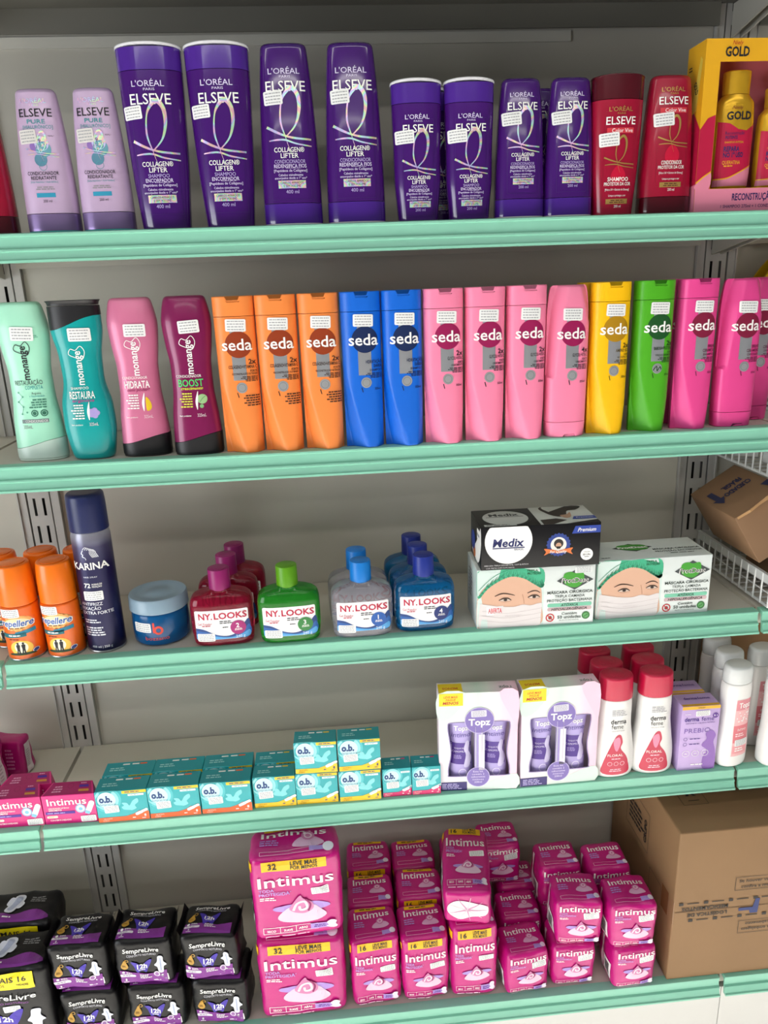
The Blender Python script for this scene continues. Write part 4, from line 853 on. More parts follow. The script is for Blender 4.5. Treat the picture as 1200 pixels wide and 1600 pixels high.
dup(b, 'turquoise tampon box with orange bottom band, second in front from the left', (.2218, -.2318+.0183, zz), 0); dup(b, 'turquoise tampon box with orange bottom band, third in front, beside yellow banded one', (.3078, -.2322+.0183, zz), -.8)
dup(b, 'turquoise tampon box behind the first orange banded one', (.1385, -.190+.0183, zz), 0); dup(b, 'turquoise tampon box behind the second orange banded one', (.2230, -.190+.0183, zz), 0); dup(b, 'turquoise tampon box behind the third orange banded one', (.3080, -.190+.0183, zz), 0)
b = ob_box(.0706, .0600, .0335, '#f0c20a', True); setpos(b, .3886, -.2293+.0168, zz, 'turquoise tampon box with yellow bottom band, single in front, nothing on it', G, -.8)
dup(b, 'turquoise tampon box with yellow band, lower left of the stacked four', (.4600, -.2295+.0168, zz), -1); dup(b, 'turquoise tampon box with yellow band, lower right of the stacked four', (.5330, -.2317+.0168, zz), -.6)
dup(b, 'turquoise tampon box with yellow band, upper left of the stacked four', (.4618, -.2290+.0168, zz+.0602), -2); dup(b, 'turquoise tampon box with yellow band, upper right of the stacked four', (.5345, -.2312+.0168, zz+.0602), -.5)
dup(b, 'turquoise tampon box behind the single yellow banded one', (.3895, -.190+.0168, zz), 0)
b = ob_box(.0495, .0555, .0330, '#d2216a', True, True); setpos(b, .5962, -.2291+.0165, zz, 'small turquoise tampon box with crimson band, left of the small pair', G); dup(b, 'small turquoise tampon box with crimson band, right of the pair, beside lilac kit', (.6472, -.2305+.0165, zz), -1.5)

# kits with die-cut windows
LIL = M('#7d6bb4', .4); LILP = M('#a99bd6', .35, coat=.2)
def hourglass(cx, z0_, z1_, w, tilt):
    h = z1_-z0_; pts = [(-.5, .04), (-.44, 0), (.42, 0), (.5, .05), (.5, .3), (.5, .5), (.5, .7), (.5, .95), (.44, 1), (-.40, 1), (-.5, .95), (-.5, .86), (-.46, .72), (-.40, .5), (-.42, .34), (-.5, .16)]
    return [(p.x, p.y) for p in smooth_pts([(cx+tilt*x*w, z0_+y*h, 0) for x, y in pts], 3, True)]
def kit(lab, loc, rz):
    w, h, d = .1335, .1905, .0345; t = thing('gift_box', lab, 'gift box', loc, rz, 'lilac twin bottle kits'); BX = gradient_mat('pastel_print', [(0, '#e9dcea'), (.3, '#e2e5e2'), (.5, '#cfe2d8'), (.62, '#dfe5e1'), (.8, '#ecd0e2'), (1, '#f0c3d8')], 'X', 1/.14, .4)
    nt = BX.node_tree; [n for n in nt.nodes if n.type == 'MATH'][0].operation = 'MULTIPLY_ADD'; [n for n in nt.nodes if n.type == 'MATH'][0].inputs[2].default_value = .5
    mb = MB(); h1 = hourglass(-.0285, .0285, .134, .0450, 1); h2 = hourglass(.0310, .0285, .134, .0450, -1)
    holed_panel([(-w/2, 0), (w/2, 0), (w/2, h), (-w/2, h)], [h1, h2], .0006, -d/2, BX, mb)
    for x in (-w/2, w/2-.0006): mb.box(x, x+.0006, -d/2+.0007, d/2, 0, h, BX)
    mb.box(-w/2+.0007, w/2-.0007, d/2-.0006, d/2, 0, h, M('#cfc6d2', .5)); mb.box(-w/2+.0007, w/2-.0007, -d/2+.0007, d/2-.0007, 0, .0006, BX); mb.box(-w/2+.0007, w/2-.0007, -d/2+.0007, d/2-.0007, h-.0006, h, BX); mb.build('carton', t, 0)
    F = Print(lambda u, v, o: Vector((u, -d/2-o, v)), None, .0003)
    for hh in (h1, h2): F.ribbon(hh, .0016, M('#8b7cb0', .4), 2, 1, True)
    F.blob([(.035, .19), (.0665, .19), (.0665, .125), (.056, .14)], M('#eec5da', .4), 0, 3); F.blob([(.01, .005), (.0665, .001), (.0665, .03), (.03, .02)], M('#cfe6da', .4), 0, 3); F.blob([(-.0665, .19), (-.02, .19), (-.04, .15), (-.0665, .14)], M('#cfe6da', .4), 0, 3)
    F.disc(0.002, .1375, .0245, LIL, 4); F.ring(.002, .1375, .0245, .001, M('#cbbfe6', .4), 5); F.rect(.001, .085, .0085, .08, M('#a193ce', .4), 3); F.rect(-.0045, .085, .0010, .08, M('#d9d0ee', .4), 4); F.rect(.0065, .085, .0010, .08, M('#d9d0ee', .4), 4); F.rect(.006, .075, .010, .07, M('#e4e0ec', .4), 4)
    F.text('Topz', .002, .1345, .012, WHITE, .037, .03, L=6); F.disc(.0, .0265, .0195, LIL, 4); F.ring(.0, .0265, .0195, .001, M('#cbbfe6', .4), 5)
    for i, s_ in enumerate(('Este kit', 'cont\u00e9m 2', 'sabonetes', '\u00edntimos', '200ml')): F.text(s_, 0, .0375-i*.0053, .0034, M('#e6ddf6', .4), (.017, .021, .024, .019, .013)[i], L=6)
    F.rect(-.0455, .1785, .040, .0235, M('#f2d31c', .45), 3); OR = M('#d0621c', .5); F.text('LEVE MAIS', -.046, .1835, .0038, OR, .023, .02, shear=.2, L=4); F.text('PAGUE', -.046, .1783, .0038, OR, .016, .02, shear=.2, L=4); F.text('MENOS', -.046, .1722, .0048, M('#b5342c', .5), .026, .03, shear=.2, L=4)
    F.rect(-.043, .0085, .0475, .0165, M('#33286e', .45), 2); F.lines(-.045, .0085, .036, .0125, 4, M('#b8aee0', .5))
    T = Print(lambda u, v, o: Vector((u, v, h+o)), None, .0003); T.rect(-.0455, -.002, .040, d*.85, M('#f2d31c', .45), 1); T.text('MENOS', -.046, -.003, .006, OR, .026, .03, rot=180, L=2); T.text('Topz', .048, -.004, .008, GREYTXT, .024, .03, rot=180, L=2)
    label(t, [F, T]); sticker(t, lambda u, v, o: Vector((u, -d/2-o, v)), .001, .1505, .026, .0125, 2, None, M('#d9d6e6', .5), seed=51)
    return t, w, h, d
k1 = ((.7378, -.2300+.0175, z3), -4.2); k2 = ((.8765, -.2325+.0175, z3), .4)
kit('lilac twin bottle kit box with yellow corner flash, left one beside turquoise boxes', *k1); kit('lilac twin bottle kit box with yellow corner flash, right one beside white red-capped bottles', *k2)
BK = Body([(0, .0165, .0115), (.006, .0185, .0125), (.03, .0185, .0125), (.055, .0150, .011), (.075, .0165, .0118), (.098, .0195, .0128), (.115, .0185, .012), (.125, .013, .010)], 2.3, .002, .003)
def topz_bottle(lab, loc, rz):
    t = thing('soap_bottle', lab, 'bottle', loc, rz, 'lilac bottles inside the twin kits'); t.scale = (1.17, 1.1, 1.3); mb = MB(); BK.mesh(mb, LILP, 0, .117, 40, 22); mb.build('body', t); mb = MB(); BK.mesh(mb, M('#b7abda', .35), .1178, .125, 40, 6); mb.build('cap', t)
    p = Print(BK.front, (.003, .006)); p.poly([(-.018, .038), (.0148, .036), (.0165, .068), (-.0165, .070)], M('#4a2a8c', .4), 1); p.text('Topz', 0, .092, .007, WHITE, .021, .02); p.text('\u00edntimo', .0, .0815, .0065, M('#5c4a9c', .4), .027, shear=.1)
    p.text('TOQUE DE', -.003, .061, .0022, M('#d3c8ee', .4), .014); p.text('CAMOMILA', -.003, .056, .0028, M('#d3c8ee', .4), .019); p.lines(-.004, .048, .014, .006, 3, M('#a794d6', .4))
    p.blob([(.004, .034), (.007, .050), (.004, .060), (.008, .072), (.012, .068), (.011, .056), (.015, .045), (.011, .033)], M('#cfc6ea', .4), 2, 4); p.ring(.002, .024, .0055, .0008, M('#e6e0f4', .4), 2); p.lines(-.004, .014, .018, .008, 3, M('#e6e0f4', .4)); label(t, [p]); return t
def inkit(k, x): (lx, ly, lz), rz = k; c, s = math.cos(R(rz)), math.sin(R(rz)); return (lx+x*c-(.001)*s, ly+x*s+.001*c, lz+.0008), rz
tb = topz_bottle('lilac bottle seen through the left window of the left twin kit', *inkit(k1, -.0285))
for k, x, s_ in ((k1, .0295, 'lilac bottle seen through the right window of the left twin kit'), (k2, -.0285, 'lilac bottle seen through the left window of the right twin kit'), (k2, .0295, 'lilac bottle seen through the right window of the right twin kit')):
    l_, r_ = inkit(k, x); dup(tb, s_, l_, r_)

# white bottles with crimson flip caps
BWH = M('#e6e5e4', .32, coat=.2); CRC = M('#c0103f', .3, coat=.2)
def derma():
    t = thing('soap_bottle', None, 'bottle')
    B = Body([(0, .0325, .0205), (.008, .0375, .0225), (.035, .0382, .0225), (.075, .0335, .0215), (.11, .0292, .0212), (.140, .0290, .0215), (.1525, .0285, .0215)], 2.3, .001, .004)
    mb = MB(); B.mesh(mb, BWH, n=56); mb.build('body', t)
    C_ = Body([(.153, .0295, .0225), (.170, .0292, .0222), (.1952, .0280, .0212)], 2.2, .004, .001); mb = MB(); C_.mesh(mb, CRC, n=56); disc_mesh(mb, 0, 0, .1945, .1958, .013, CRC, 32, bev=.0004); mb.build('cap', t)
    p = Print(B.front, (.003, .006)); p.text('derma', .001, .1130, .0088, INK, .027, .012); p.text('feme\u00b4', .001, .1030, .0084, INK, .024, -.004); p.text('HIDRATA\u00c7\u00c3O \u00cdNTIMA', .001, .0945, .002, GREYTXT, .023); p.lines(.002, .130, .028, .013, 4, M('#b0b0b6', .5))
    p.blob([(-.022, .010), (-.023, .030), (-.012, .062), (-.002, .084), (.006, .086), (.010, .072), (.007, .060), (.017, .045), (.022, .030), (.021, .010)], CRC, 1, 5); p.blob([(-.004, .060), (-.006, .076), (.003, .082), (.006, .070), (.001, .055)], M('#e58aa8', .4), 2, 4)
    p.text('FLORAL', -.002, .047, .0048, WHITE, .027, .0); p.lines(-.001, .040, .022, .004, 1, M('#f0c6d4', .5), 3, 'c')
    for i in range(3): p.ring(-.011+i*.011, .030, .0038, .0007, M('#f3d0dc', .4), 2, 14)
    p.lines(-.001, .017, .026, .007, 2, M('#f0c6d4', .5), 3, 'c'); label(t, [p]); return t
G = 'white crimson capped bottles'
b = derma(); setpos(b, .9797, -.2315+.0222, z3, 'white bottle with crimson cap in front, left column, beside the lilac kit', G, 0)
dup(b, 'white bottle with crimson cap in front, right column, beside the lilac carton', (1.0510, -.2300+.0222, z3), -2)
dup(b, 'white bottle with crimson cap, second in the left column', (.9786, -.1665, z3)); dup(b, 'white bottle with crimson cap, rearmost in the left column', (.9745, -.1195, z3)); dup(b, 'white bottle with crimson cap, second in the right column', (1.0545, -.1645, z3)); dup(b, 'white bottle with crimson cap, rearmost in the right column', (1.0570, -.1170, z3))

PBX = M('#bda3d6', .4, coat=.1)
def prebio():
    t = thing('soap_carton', None, 'box'); w, h, d = .0680, .1290, .0400; X = RBox(w, d, h, .0008); mb = MB(); X.mesh(mb, PBX); mb.build('carton', t)
    F = Print(X.front, None, .0003); F.rect(0, .1255, w-.001, .006, M('#dfae2c', .45), 1); F.text('UNISSEX', 0, .1255, .0022, INK, .012); PT = M('#4a2d86', .45)
    F.text('NOVO', -.023, .1135, .0028, WHITE, .010); F.text('derma', -.0155, .1035, .0082, PT, .026, .02); F.text('feme\u00b4', .0145, .1035, .0080, PT, .026, 0); F.text('SABONETE L\u00cdQUIDO \u00cdNTIMO', 0, .0955, .0024, PT, .052); F.text('PREBIO', -.004, .0805, .0088, M('#7a5cae', .45), .046, -.006)
    F.blob([(.012, .002), (.010, .024), (.016, .040), (.006, .050), (.014, .062), (.012, .074), (.022, .080), (.030, .070), (.027, .056), (.031, .040), (.033, .020), (.031, .002)], M('#8c62b4', .4), 2, 4)
    for i in range(2): F.ring(-.024, .064-i*.0105, .0032, .0006, PT, 3, 14); F.lines(-.004, .064-i*.0105, .026, .003, 1, PT)
    for i in range(3): F.ring(-.021+i*.017, .0345, .0062, .0007, WHITE, 3, 18); F.lines(-.021+i*.017, .0345, .006, .003, 1, WHITE, 3, 'c')
    F.lines(.0, .0115, .03, .004, 1, WHITE, 3, 'c'); F.disc(.026, .109, .0052, M('#5b2f8e', .4), 3, 18); F.text('5.1', .026, .109, .003, WHITE, .006, L=4)
    T = Print(X.top, None, .0003); T.rect(0, -.0165, w-.002, .006, M('#dfae2c', .45), 1); T.text('derma', -.010, .004, .007, PT, .024, .02); T.text('feme', .014, .004, .007, PT, .022, 0)
    label(t, [F, T]); sticker(t, X.front, .003, .1145, .025, .0105, 2, None, seed=61); return t
b = prebio(); setpos(b, 1.1285, -.2270+.02, z3, 'lilac soap carton with a yellow top strip, front one beside crimson capped bottles', 'lilac soap cartons', -1); dup(b, 'lilac soap carton directly behind the front lilac one, only its top showing', (1.1225, -.2270+.065, z3), -1)

def white_bottle():
    t = thing('soap_bottle', None, 'bottle'); B = Body([(0, .0265, .019), (.008, .0300, .0205), (.04, .0305, .0205), (.08, .0270, .0195), (.12, .0262, .0195), (.150, .0272, .020), (.1645, .0255, .0195)], 2.3, .002, .004)
    mb = MB(); B.mesh(mb, BWH, n=56); mb.build('body', t); C_ = Body([(.1652, .0258, .0198), (.180, .0262, .0200), (.1965, .0240, .0186)], 2.2, .005, .001); mb = MB(); C_.mesh(mb, M('#eceff0', .2, trans=.25), n=48); mb.build('cap', t)
    p = Print(B.front, (.003, .006)); PKL = M('#e59aa0', .4); p.poly([(-.0145, .024), (.019, .024), (.0185, .136), (-.0125, .136)], M('#e9b4b8', .4), 1); p.rect(.0025, .125, .030, .020, M('#d98a94', .4), 2); p.text('Topz', .004, .1245, .010, WHITE, .024, .02); p.rect(.002, .068, .031, .034, M('#d8747e', .4), 2)
    p.text('\u00cdNTIMO', .003, .076, .0042, WHITE, .018, .0); p.lines(.001, .066, .022, .008, 2, M('#f6dfe2', .5)); rnd = random.Random(4)
    for i in range(22): p.disc(rnd.uniform(-.011, .016), rnd.uniform(.091, .112), .0012, WHITE, 3, 8)
    p.rect(.002, .037, .030, .016, PKL, 2); p.lines(.002, .037, .022, .009, 2, WHITE); label(t, [p]); sticker(t, B.front, .003, .0505, .026, .013, 0, seed=63); return t
G = 'white bottles with translucent caps by the right post'
b = white_bottle(); setpos(b, 1.1972, -.2300+.0205, z3, 'white bottle with translucent cap and pink label, frontmost, beside the lilac carton', G, 14)
dup(b, 'white bottle with translucent cap, second behind the frontmost one', (1.2085, -.1590, z3), 10); dup(b, 'white bottle with translucent cap, rearmost, near the slotted post', (1.2130, -.1080, z3), 10); dup(b, 'white bottle with translucent cap, cut by the right picture edge', (1.2735, -.2180, z3), 10); dup(b, 'white bottle with translucent cap, right rear, behind the one at picture edge', (1.2730, -.1560, z3), 8)

# ------------------------------------------------------------------ soft packs
MGP = M('#c0107a', .3, coat=.2, bump=.25, bscale=55); MGD = M('#8f0f5c', .4); YB = M('#eebc0c', .42); FLM = M('#e4c3da', .45); LVD = M('#b08fd8', .45)
def pad_art(P, w, v0, v1, band, full=True, st=None):
    """printed face: band, name, cream drawing, footer; v0..v1 is the usable height"""
    h = v1-v0; q = lambda f: v0+h*f; a = w/2
    tp = .80 if band else .93
    if band: P.rect(-.01*w, q(.93), w*.72, h*.115, YB, 1); P.text(band, -w*.25, q(.93), h*.065, INK, None, .02); P.text('LEVE MAIS', w*.10, q(.955), h*.04, INK, w*.30, .02); P.text('POR MENOS', w*.10, q(.905), h*.04, INK, w*.30, .02)
    P.text('Intimus', .0, q(tp-.06), h*.13, WHITE, w*.84, .008)
    P.text('TODA', -w*.42, q(tp-.165), h*.036, LVD, w*.17, .02, 'l'); P.text('PROTEGIDA\u00b4', -w*.42, q(tp-.215), h*.036, LVD, w*.36, .02, 'l'); P.lines(-w*.31, q(tp-.275), w*.22, h*.05, 2, WHITE)
    cx = .04*w; cz = q(.30 if band else .36); r = w*.24
    P.disc(cx, cz+r*.34, r*1.35, LVD, 1, ry=r*.26); P.blob([(cx-r*1.15, cz-r*.25), (cx-r*.8, cz+r*.25), (cx-r*.45, cz+r*.42), (cx+r*.45, cz+r*.42), (cx+r*.8, cz+r*.25), (cx+r*1.15, cz-r*.25), (cx+r*.5, cz-r*.52), (cx-r*.5, cz-r*.52)], FLM, 2, 4)
    P.blob([(cx-r*.56, cz+r*.25), (cx-r*.42, cz+r*.62), (cx-r*.05, cz+r*1.05), (cx+r*.1, cz+r*.85), (cx+r*.5, cz+r*.55), (cx+r*.52, cz+r*.2), (cx, cz-r*.02)], M('#cf7fae', .45), 3, 4)
    P.ribbon([(cx-r*.4, cz+r*.2), (cx-r*.2, cz+r*.6), (cx+r*.15, cz+r*.65), (cx+r*.25, cz+r*.3), (cx-r*.05, cz+r*.2), (cx-r*.1, cz+r*.42)], r*.12, M('#f4dfec', .45), 4, 4); P.ribbon([(cx+r*.3, cz+r*.12), (cx+r*.42, cz+r*.45), (cx+r*.2, cz+r*.8)], r*.09, M('#8f1a5e', .45), 4, 4)
    P.frame(-w*.10, q(.095), w*.62, h*.075, w*.006, WHITE, 1); P.rect(-w*.22, q(.095), w*.006, h*.075, WHITE, 1); P.rect(-w*.04, q(.095), w*.006, h*.075, WHITE, 1)
    for xx, s_ in ((-w*.32, 'SECO'), (-w*.13, 'SUAVE'), (w*.04, 'ABAS')): P.text(s_, xx, q(.095), h*.028, WHITE, w*.10, .02)
    P.rect(w*.235, q(.10), w*.22, h*.075, LVD, 3); P.lines(w*.23, q(.10), w*.17, h*.045, 2, M('#5c2f96', .5), 4, 'c'); P.blob([(w*.30, q(.085)), (w*.33, q(.10)), (w*.31, q(.14)), (w*.36, q(.17)), (w*.42, q(.15)), (w*.41, q(.11)), (w*.43, q(.07)), (w*.38, q(.055))], M('#e9dff0', .45), 5, 4)
    P.lines(-w*.06, q(.022), w*.70, h*.025, 1, M('#f0c6de', .5))
    return P
def barcode(P, u, v, w, h, seed=2):
    P.rect(u, v, w, h, WHITE, 1); rnd = random.Random(seed); x = -h*.4
    while x < h*.38:
        d = rnd.uniform(.015, .05)*h; P.rect(u, v+x+d/2, w*.62, d, INK, 2); x += d+rnd.uniform(.015, .04)*h
def pink_pack(w, h, d, band, seed, crumple=False):
    t = thing('pad_pack', None, 'pack')
    X = RBox(w, d, h, .011 if w < .12 else .014, 9, .0028, 26, seed, bulge=.002); mb = MB(); X.mesh(mb, MGP); mb.build('wrapper', t, 75)
    st = (w*.07, h*.07); F = pad_art(Print(X.front, st, .0007, .0004), w, h*.045, h*.965, band)
    T = Print(X.top, (w*.07, d*.07), .0007, .0004); a, b = -d*.43, d*.40; hh = b-a
    if band: T.rect(-.01*w, a+hh*.93, w*.66, hh*.10, YB, 1); T.lines(.0, a+hh*.93, w*.5, hh*.06, 1, INK)
    T.text('Intimus', -.0, a+hh*.73, hh*.20, WHITE, w*.74, .008); T.lines(-w*.26, a+hh*.45, w*.26, hh*.22, 3, LVD); r = w*.15; cx, cz = w*.16, a+hh*.38
    T.blob([(cx-r*1.2, cz-r*.25), (cx-r*.6, cz+r*.42), (cx+r*.6, cz+r*.42), (cx+r*1.2, cz-r*.25), (cx+r*.5, cz-r*.52), (cx-r*.5, cz-r*.52)], M('#d9a8ca', .45), 2, 4); T.disc(cx, cz+r*.55, r*.5, M('#cf7fae', .45), 3, 16); T.ring(cx, cz+r*.55, r*.26, r*.12, M('#f0d3e4', .45), 4, 12)
    T.frame(-w*.08, a+hh*.10, w*.6, hh*.11, w*.006, M('#f0c6de', .5), 1); T.rect(w*.26, a+hh*.11, w*.18, hh*.13, LVD, 3); T.disc(w*.38, a+hh*.13, w*.06, M('#e9dff0', .45), 4, 14)
    L_ = Print(X.left, (d*.1, h*.07), .0007, .0004); L_.rect(-d*.18, h*.5, d*.10, h*.86, M('#e7dfe4', .45), 0); barcode(L_, d*.13, h*.34, d*.42, h*.36)
    if band: L_.rect(d*.36, h*.88, d*.2, h*.1, YB, 1)
    label(t, [F, T, L_])
    if crumple:
        E = Print(lambda u, v, o: X.place((u, v, -X.hw[2]), o), (w*.06, d*.06), .0009, .0004); E.blob([(-w*.38, -d*.12), (-w*.40, d*.12), (-w*.15, d*.30), (w*.1, d*.20), (w*.38, d*.16), (w*.42, -d*.1), (w*.15, -d*.2), (-w*.15, -d*.26)], M('#e9e6e8', .4, bump=.5, bscale=80), 1, 4)
        for i in range(9): E.ribbon([(0, 0), (w*.4*math.cos(i*.7), d*.36*math.sin(i*.7))], [.003, .0006], M('#d6ccd4', .4) if i % 2 else M('#c98bb0', .4), 2, 3)
        mb = MB(); E.emit(mb); mb.build('end_seal', t, 0, recalc=False)
    if w > .12: sticker(t, X.front, w*.26, h*.575, .030, .014, 6, (.01, .01), seed=71)
    else: sticker(t, X.front, w*.24, h*(.56 if band else .70), .0265, .013 if not band else .012, 5, (.008, .008), seed=seed+72)
    return t
z4 = Z[4]; G32 = 'large pink 32 pad packs'; G16 = 'slim pink 16 pad packs'; G8 = 'small pink pad packs'
big = pink_pack(.150, .1725, .075, '32', 1); setpos(big, .4130, -.2870+.038, z4, 'large pink pad pack with yellow band, lower of the two stacked large ones', G32, -.5)
dup(big, 'large pink pad pack with yellow band, upper of the two stacked large ones', (.4150, -.2850+.038, z4+.1765), 1.5)
s1 = pink_pack(.0855, .1510, .078, '16', 2); setpos(s1, .5412, -.2795+.039, z4, 'slim pink pad pack with yellow band, front of the column beside the large packs', G16, 3)
s2 = pink_pack(.0855, .1450, .078, '16', 5)
setpos(s2, .6315, -.2800+.039, z4, 'slim pink pad pack with yellow band, front of the second slim column', G16, 1.5)
dup(s2, 'slim pink pad pack, second in the column beside the large packs', (.5425, -.196+.039, z4), 0); dup(s1, 'slim pink pad pack, rearmost in the column beside the large packs', (.5455, -.110+.039, z4), 0)
dup(s1, 'slim pink pad pack, second in the second slim column', (.6370, -.196+.039, z4), -2); dup(s2, 'slim pink pad pack, rearmost in the second slim column', (.6350, -.112+.039, z4), 0)
s3 = pink_pack(.0835, .1600, .072, '16', 7, True); setpos(s3, .7205, -.2815+.036, z4, 'slim pink pad pack with yellow band, upright under the lying pack', G16, .5)
dup(s3, 'slim pink pad pack, upright behind the one under the lying pack', (.7270, -.205+.037, z4), 0)
ly = dup(s3, 'slim pink pad pack lying on its back, white crumpled end facing out', (0, 0, 0)); ly.rotation_euler = (R(-90+1), 0, R(-9)); 
ly.location = (.7075, -.2790, z4+.162+.0365)
dup(s1, 'slim pink pad pack standing behind the lying pack', (.7360, -.117+.039, z4), 0)
p1 = pink_pack(.0800, .0935, .070, None, 9); setpos(p1, .8145, -.2880+.036, z4, 'small pink pad pack alone in front, right of the column under the lying pack', G8, 5)
p2 = pink_pack(.0800, .0935, .070, None, 12); p3 = pink_pack(.0840, .0960, .074, None, 15)
setpos(p2, .9050, -.2820+.036, z4, 'small pink pad pack, lower of the front stack of two, left stack', G8, -1)
dup(p1, 'small pink pad pack, second row behind the single front one', (.8260, -.2100+.036, z4), 0); dup(p2, 'small pink pad pack, third row behind the single front one', (.8400, -.1340+.036, z4), 0); dup(p1, 'small pink pad pack, on top of the third row behind the single one', (.8050, -.1250+.036, z4+.094), 0)
setpos(p3, .9130, -.2820+.038, z4+.0940, 'small pink pad pack, upper of the left front stack, slightly turned', G8, -5)
dup(p2, 'small pink pad pack, lower of the right front stack beside the carton', (1.0110, -.2990+.036, z4), 2); dup(p3, 'small pink pad pack, upper of the right front stack beside the carton', (1.0040, -.2990+.038, z4+.0940), -1)
dup(p1, 'small pink pad pack, lower of the rear left stack', (.9120, -.1960+.036, z4), 0); dup(p2, 'small pink pad pack, upper of the rear left stack', (.9050, -.1930+.036, z4+.094), 0); dup(p1, 'small pink pad pack, lower of the rear right stack', (1.0010, -.2100+.036, z4), 0); dup(p2, 'small pink pad pack, upper of the rear right stack', (.9960, -.2070+.036, z4+.094), 0)

BKP = M('#0b0a0d', .34, bump=.22, bscale=45, spec=.35); PLB = M('#7d2a8c', .42); BFL = M('#3f2aa8', .42); GLD = M('#b98d2e', .4); WRG = M('#d9dcea', .45)
def night_art(P, w, v0, v1, top=False):
    h = v1-v0; q = lambda f: v0+h*f
    P.text('SempreLivre', .0, q(.84), h*.10, WHITE, w*.62, .012, shear=.12); P.text('CONFORTO NOTURNO', .0, q(.73), h*.045, M('#b9b9c2', .5), w*.50, .01)
    P.poly([(-w*.43, q(.02)), (w*.40, q(.02)), (w*.40, q(.34)), (w*.15, q(.27)), (-w*.05, q(.30)), (-w*.43, q(.33))], PLB, 1)
    bx, bz, r = -.02*w, q(.46), w*.17
    P.blob([(bx, bz-r*.5), (bx-r*.45, bz-r*.75), (bx-r*.62, bz-r*.3), (bx-r*.8, bz+r*.1), (bx-r*1.05, bz+r*.62), (bx-r*.5, bz+r*.48), (bx, bz+r*.1), (bx+r*.5, bz+r*.5), (bx+r*1.05, bz+r*.75), (bx+r*.85, bz+r*.1), (bx+r*.62, bz-r*.3), (bx+r*.45, bz-r*.7)], BFL, 2, 4); P.text('12h', bx+.01*w, bz, h*.095, WHITE, w*.17, .03); P.lines(bx, bz-h*.075, w*.16, h*.03, 1, WHITE, 3, 'c')
    P.blob([(-w*.33, q(.36)), (-w*.39, q(.43)), (-w*.34, q(.55)), (-w*.31, q(.60)), (-w*.28, q(.52)), (-w*.26, q(.42))], GLD, 2, 4); P.ring(-w*.265, q(.60), w*.03, w*.012, GLD, 2, 10); P.lines(-w*.325, q(.45), w*.08, h*.05, 2, M('#6b4a14', .5))
    P.rect(-w*.29, q(.20), w*.28, h*.07, M('#e6e0ea', .45), 2, h*.03); P.lines(-w*.29, q(.20), w*.2, h*.03, 1, M('#5a3a6c', .5)); P.disc(-w*.36, q(.285), w*.025, WHITE, 2, 12); P.lines(-w*.24, q(.285), w*.14, h*.05, 2, WHITE)
    P.lines(.03*w, q(.22), w*.2, h*.12, 3, WHITE, 3, 'l', 3); P.text('8', -w*.33, q(.10), h*.05, WHITE, None, .02); P.lines(-w*.33, q(.055), w*.12, h*.025, 1, WHITE, 3, 'c')
    if not top:
        P.blob([(w*.27, q(.30)), (w*.25, q(.42)), (w*.20, q(.47)), (w*.25, q(.54)), (w*.27, q(.66)), (w*.32, q(.68)), (w*.36, q(.64)), (w*.36, q(.54)), (w*.41, q(.47)), (w*.36, q(.42)), (w*.35, q(.30))], WRG, 3, 4); P.ribbon([(w*.31, q(.34)), (w*.31, q(.62))], w*.02, M('#a9b4d0', .45), 4, 3); P.disc(w*.23, q(.26), w*.055, M('#d9cfe0', .45), 4, 18); P.disc(w*.23, q(.26), w*.035, M('#9a6aa8', .45), 5, 14)
    return P
def night_pack(seed):
    w, h, d = .0985, .0970, .074; t = thing('pad_pack', None, 'pack'); 
    X = RBox(w, d, h, .011, 9, .0036, 30, seed, bulge=.002); mb = MB(); X.mesh(mb, BKP)
    mb.build('wrapper', t, 75)
    for s in (-1, 1):
        mb = MB(); V = []
        for i in range(8):
            y = -d*.40+d*.8*i/7; V += [(s*(w/2-.004), y, h-.012), (s*(w/2+.004), y+.002*math.sin(i*2.1+seed), h+.003+.004*math.sin(i*.9+seed)*(i/7))]
        mb.add(V, [(2*i, 2*i+2, 2*i+3, 2*i+1) for i in range(7)], BKP); mb.build('seal_fin', t, 60)
    F = night_art(Print(X.front, (w*.07, h*.07), .0008, .0004), w, h*.05, h*.95); T = night_art(Print(X.top, (w*.07, d*.07), .0008, .0004), w, -d*.44, d*.40, True); label(t, [F, T])
    sticker(t, X.front, w*.28, h*.19, .027, .0145, 4, (.008, .008), seed=seed+80); return t
GB_ = 'black night pad packs'
n1 = night_pack(3); n2 = night_pack(8); n3 = night_pack(14)
setpos(n1, .0345, -.2740+.037, z4+.0985, 'black pad pack, upper one in the left of three stacked columns', GB_, -2); setpos(n2, .1450, -.2760+.037, z4+.0985, 'black pad pack, upper one in the middle of three stacked columns', GB_, -3); setpos(n3, .2590, -.2790+.037, z4+.0985, 'black pad pack, upper one in the right column, beside the large pink packs', GB_, -5)
dup(n3, 'black pad pack, lower one in the left of three stacked columns', (.0420, -.2800+.037, z4+.0008), -2); dup(n1, 'black pad pack, lower one in the middle of three stacked columns', (.1570, -.2810+.037, z4+.0008), -3); dup(n2, 'black pad pack, lower one in the right column, beside the large pink packs', (.2680, -.2840+.037, z4+.0008), -5)
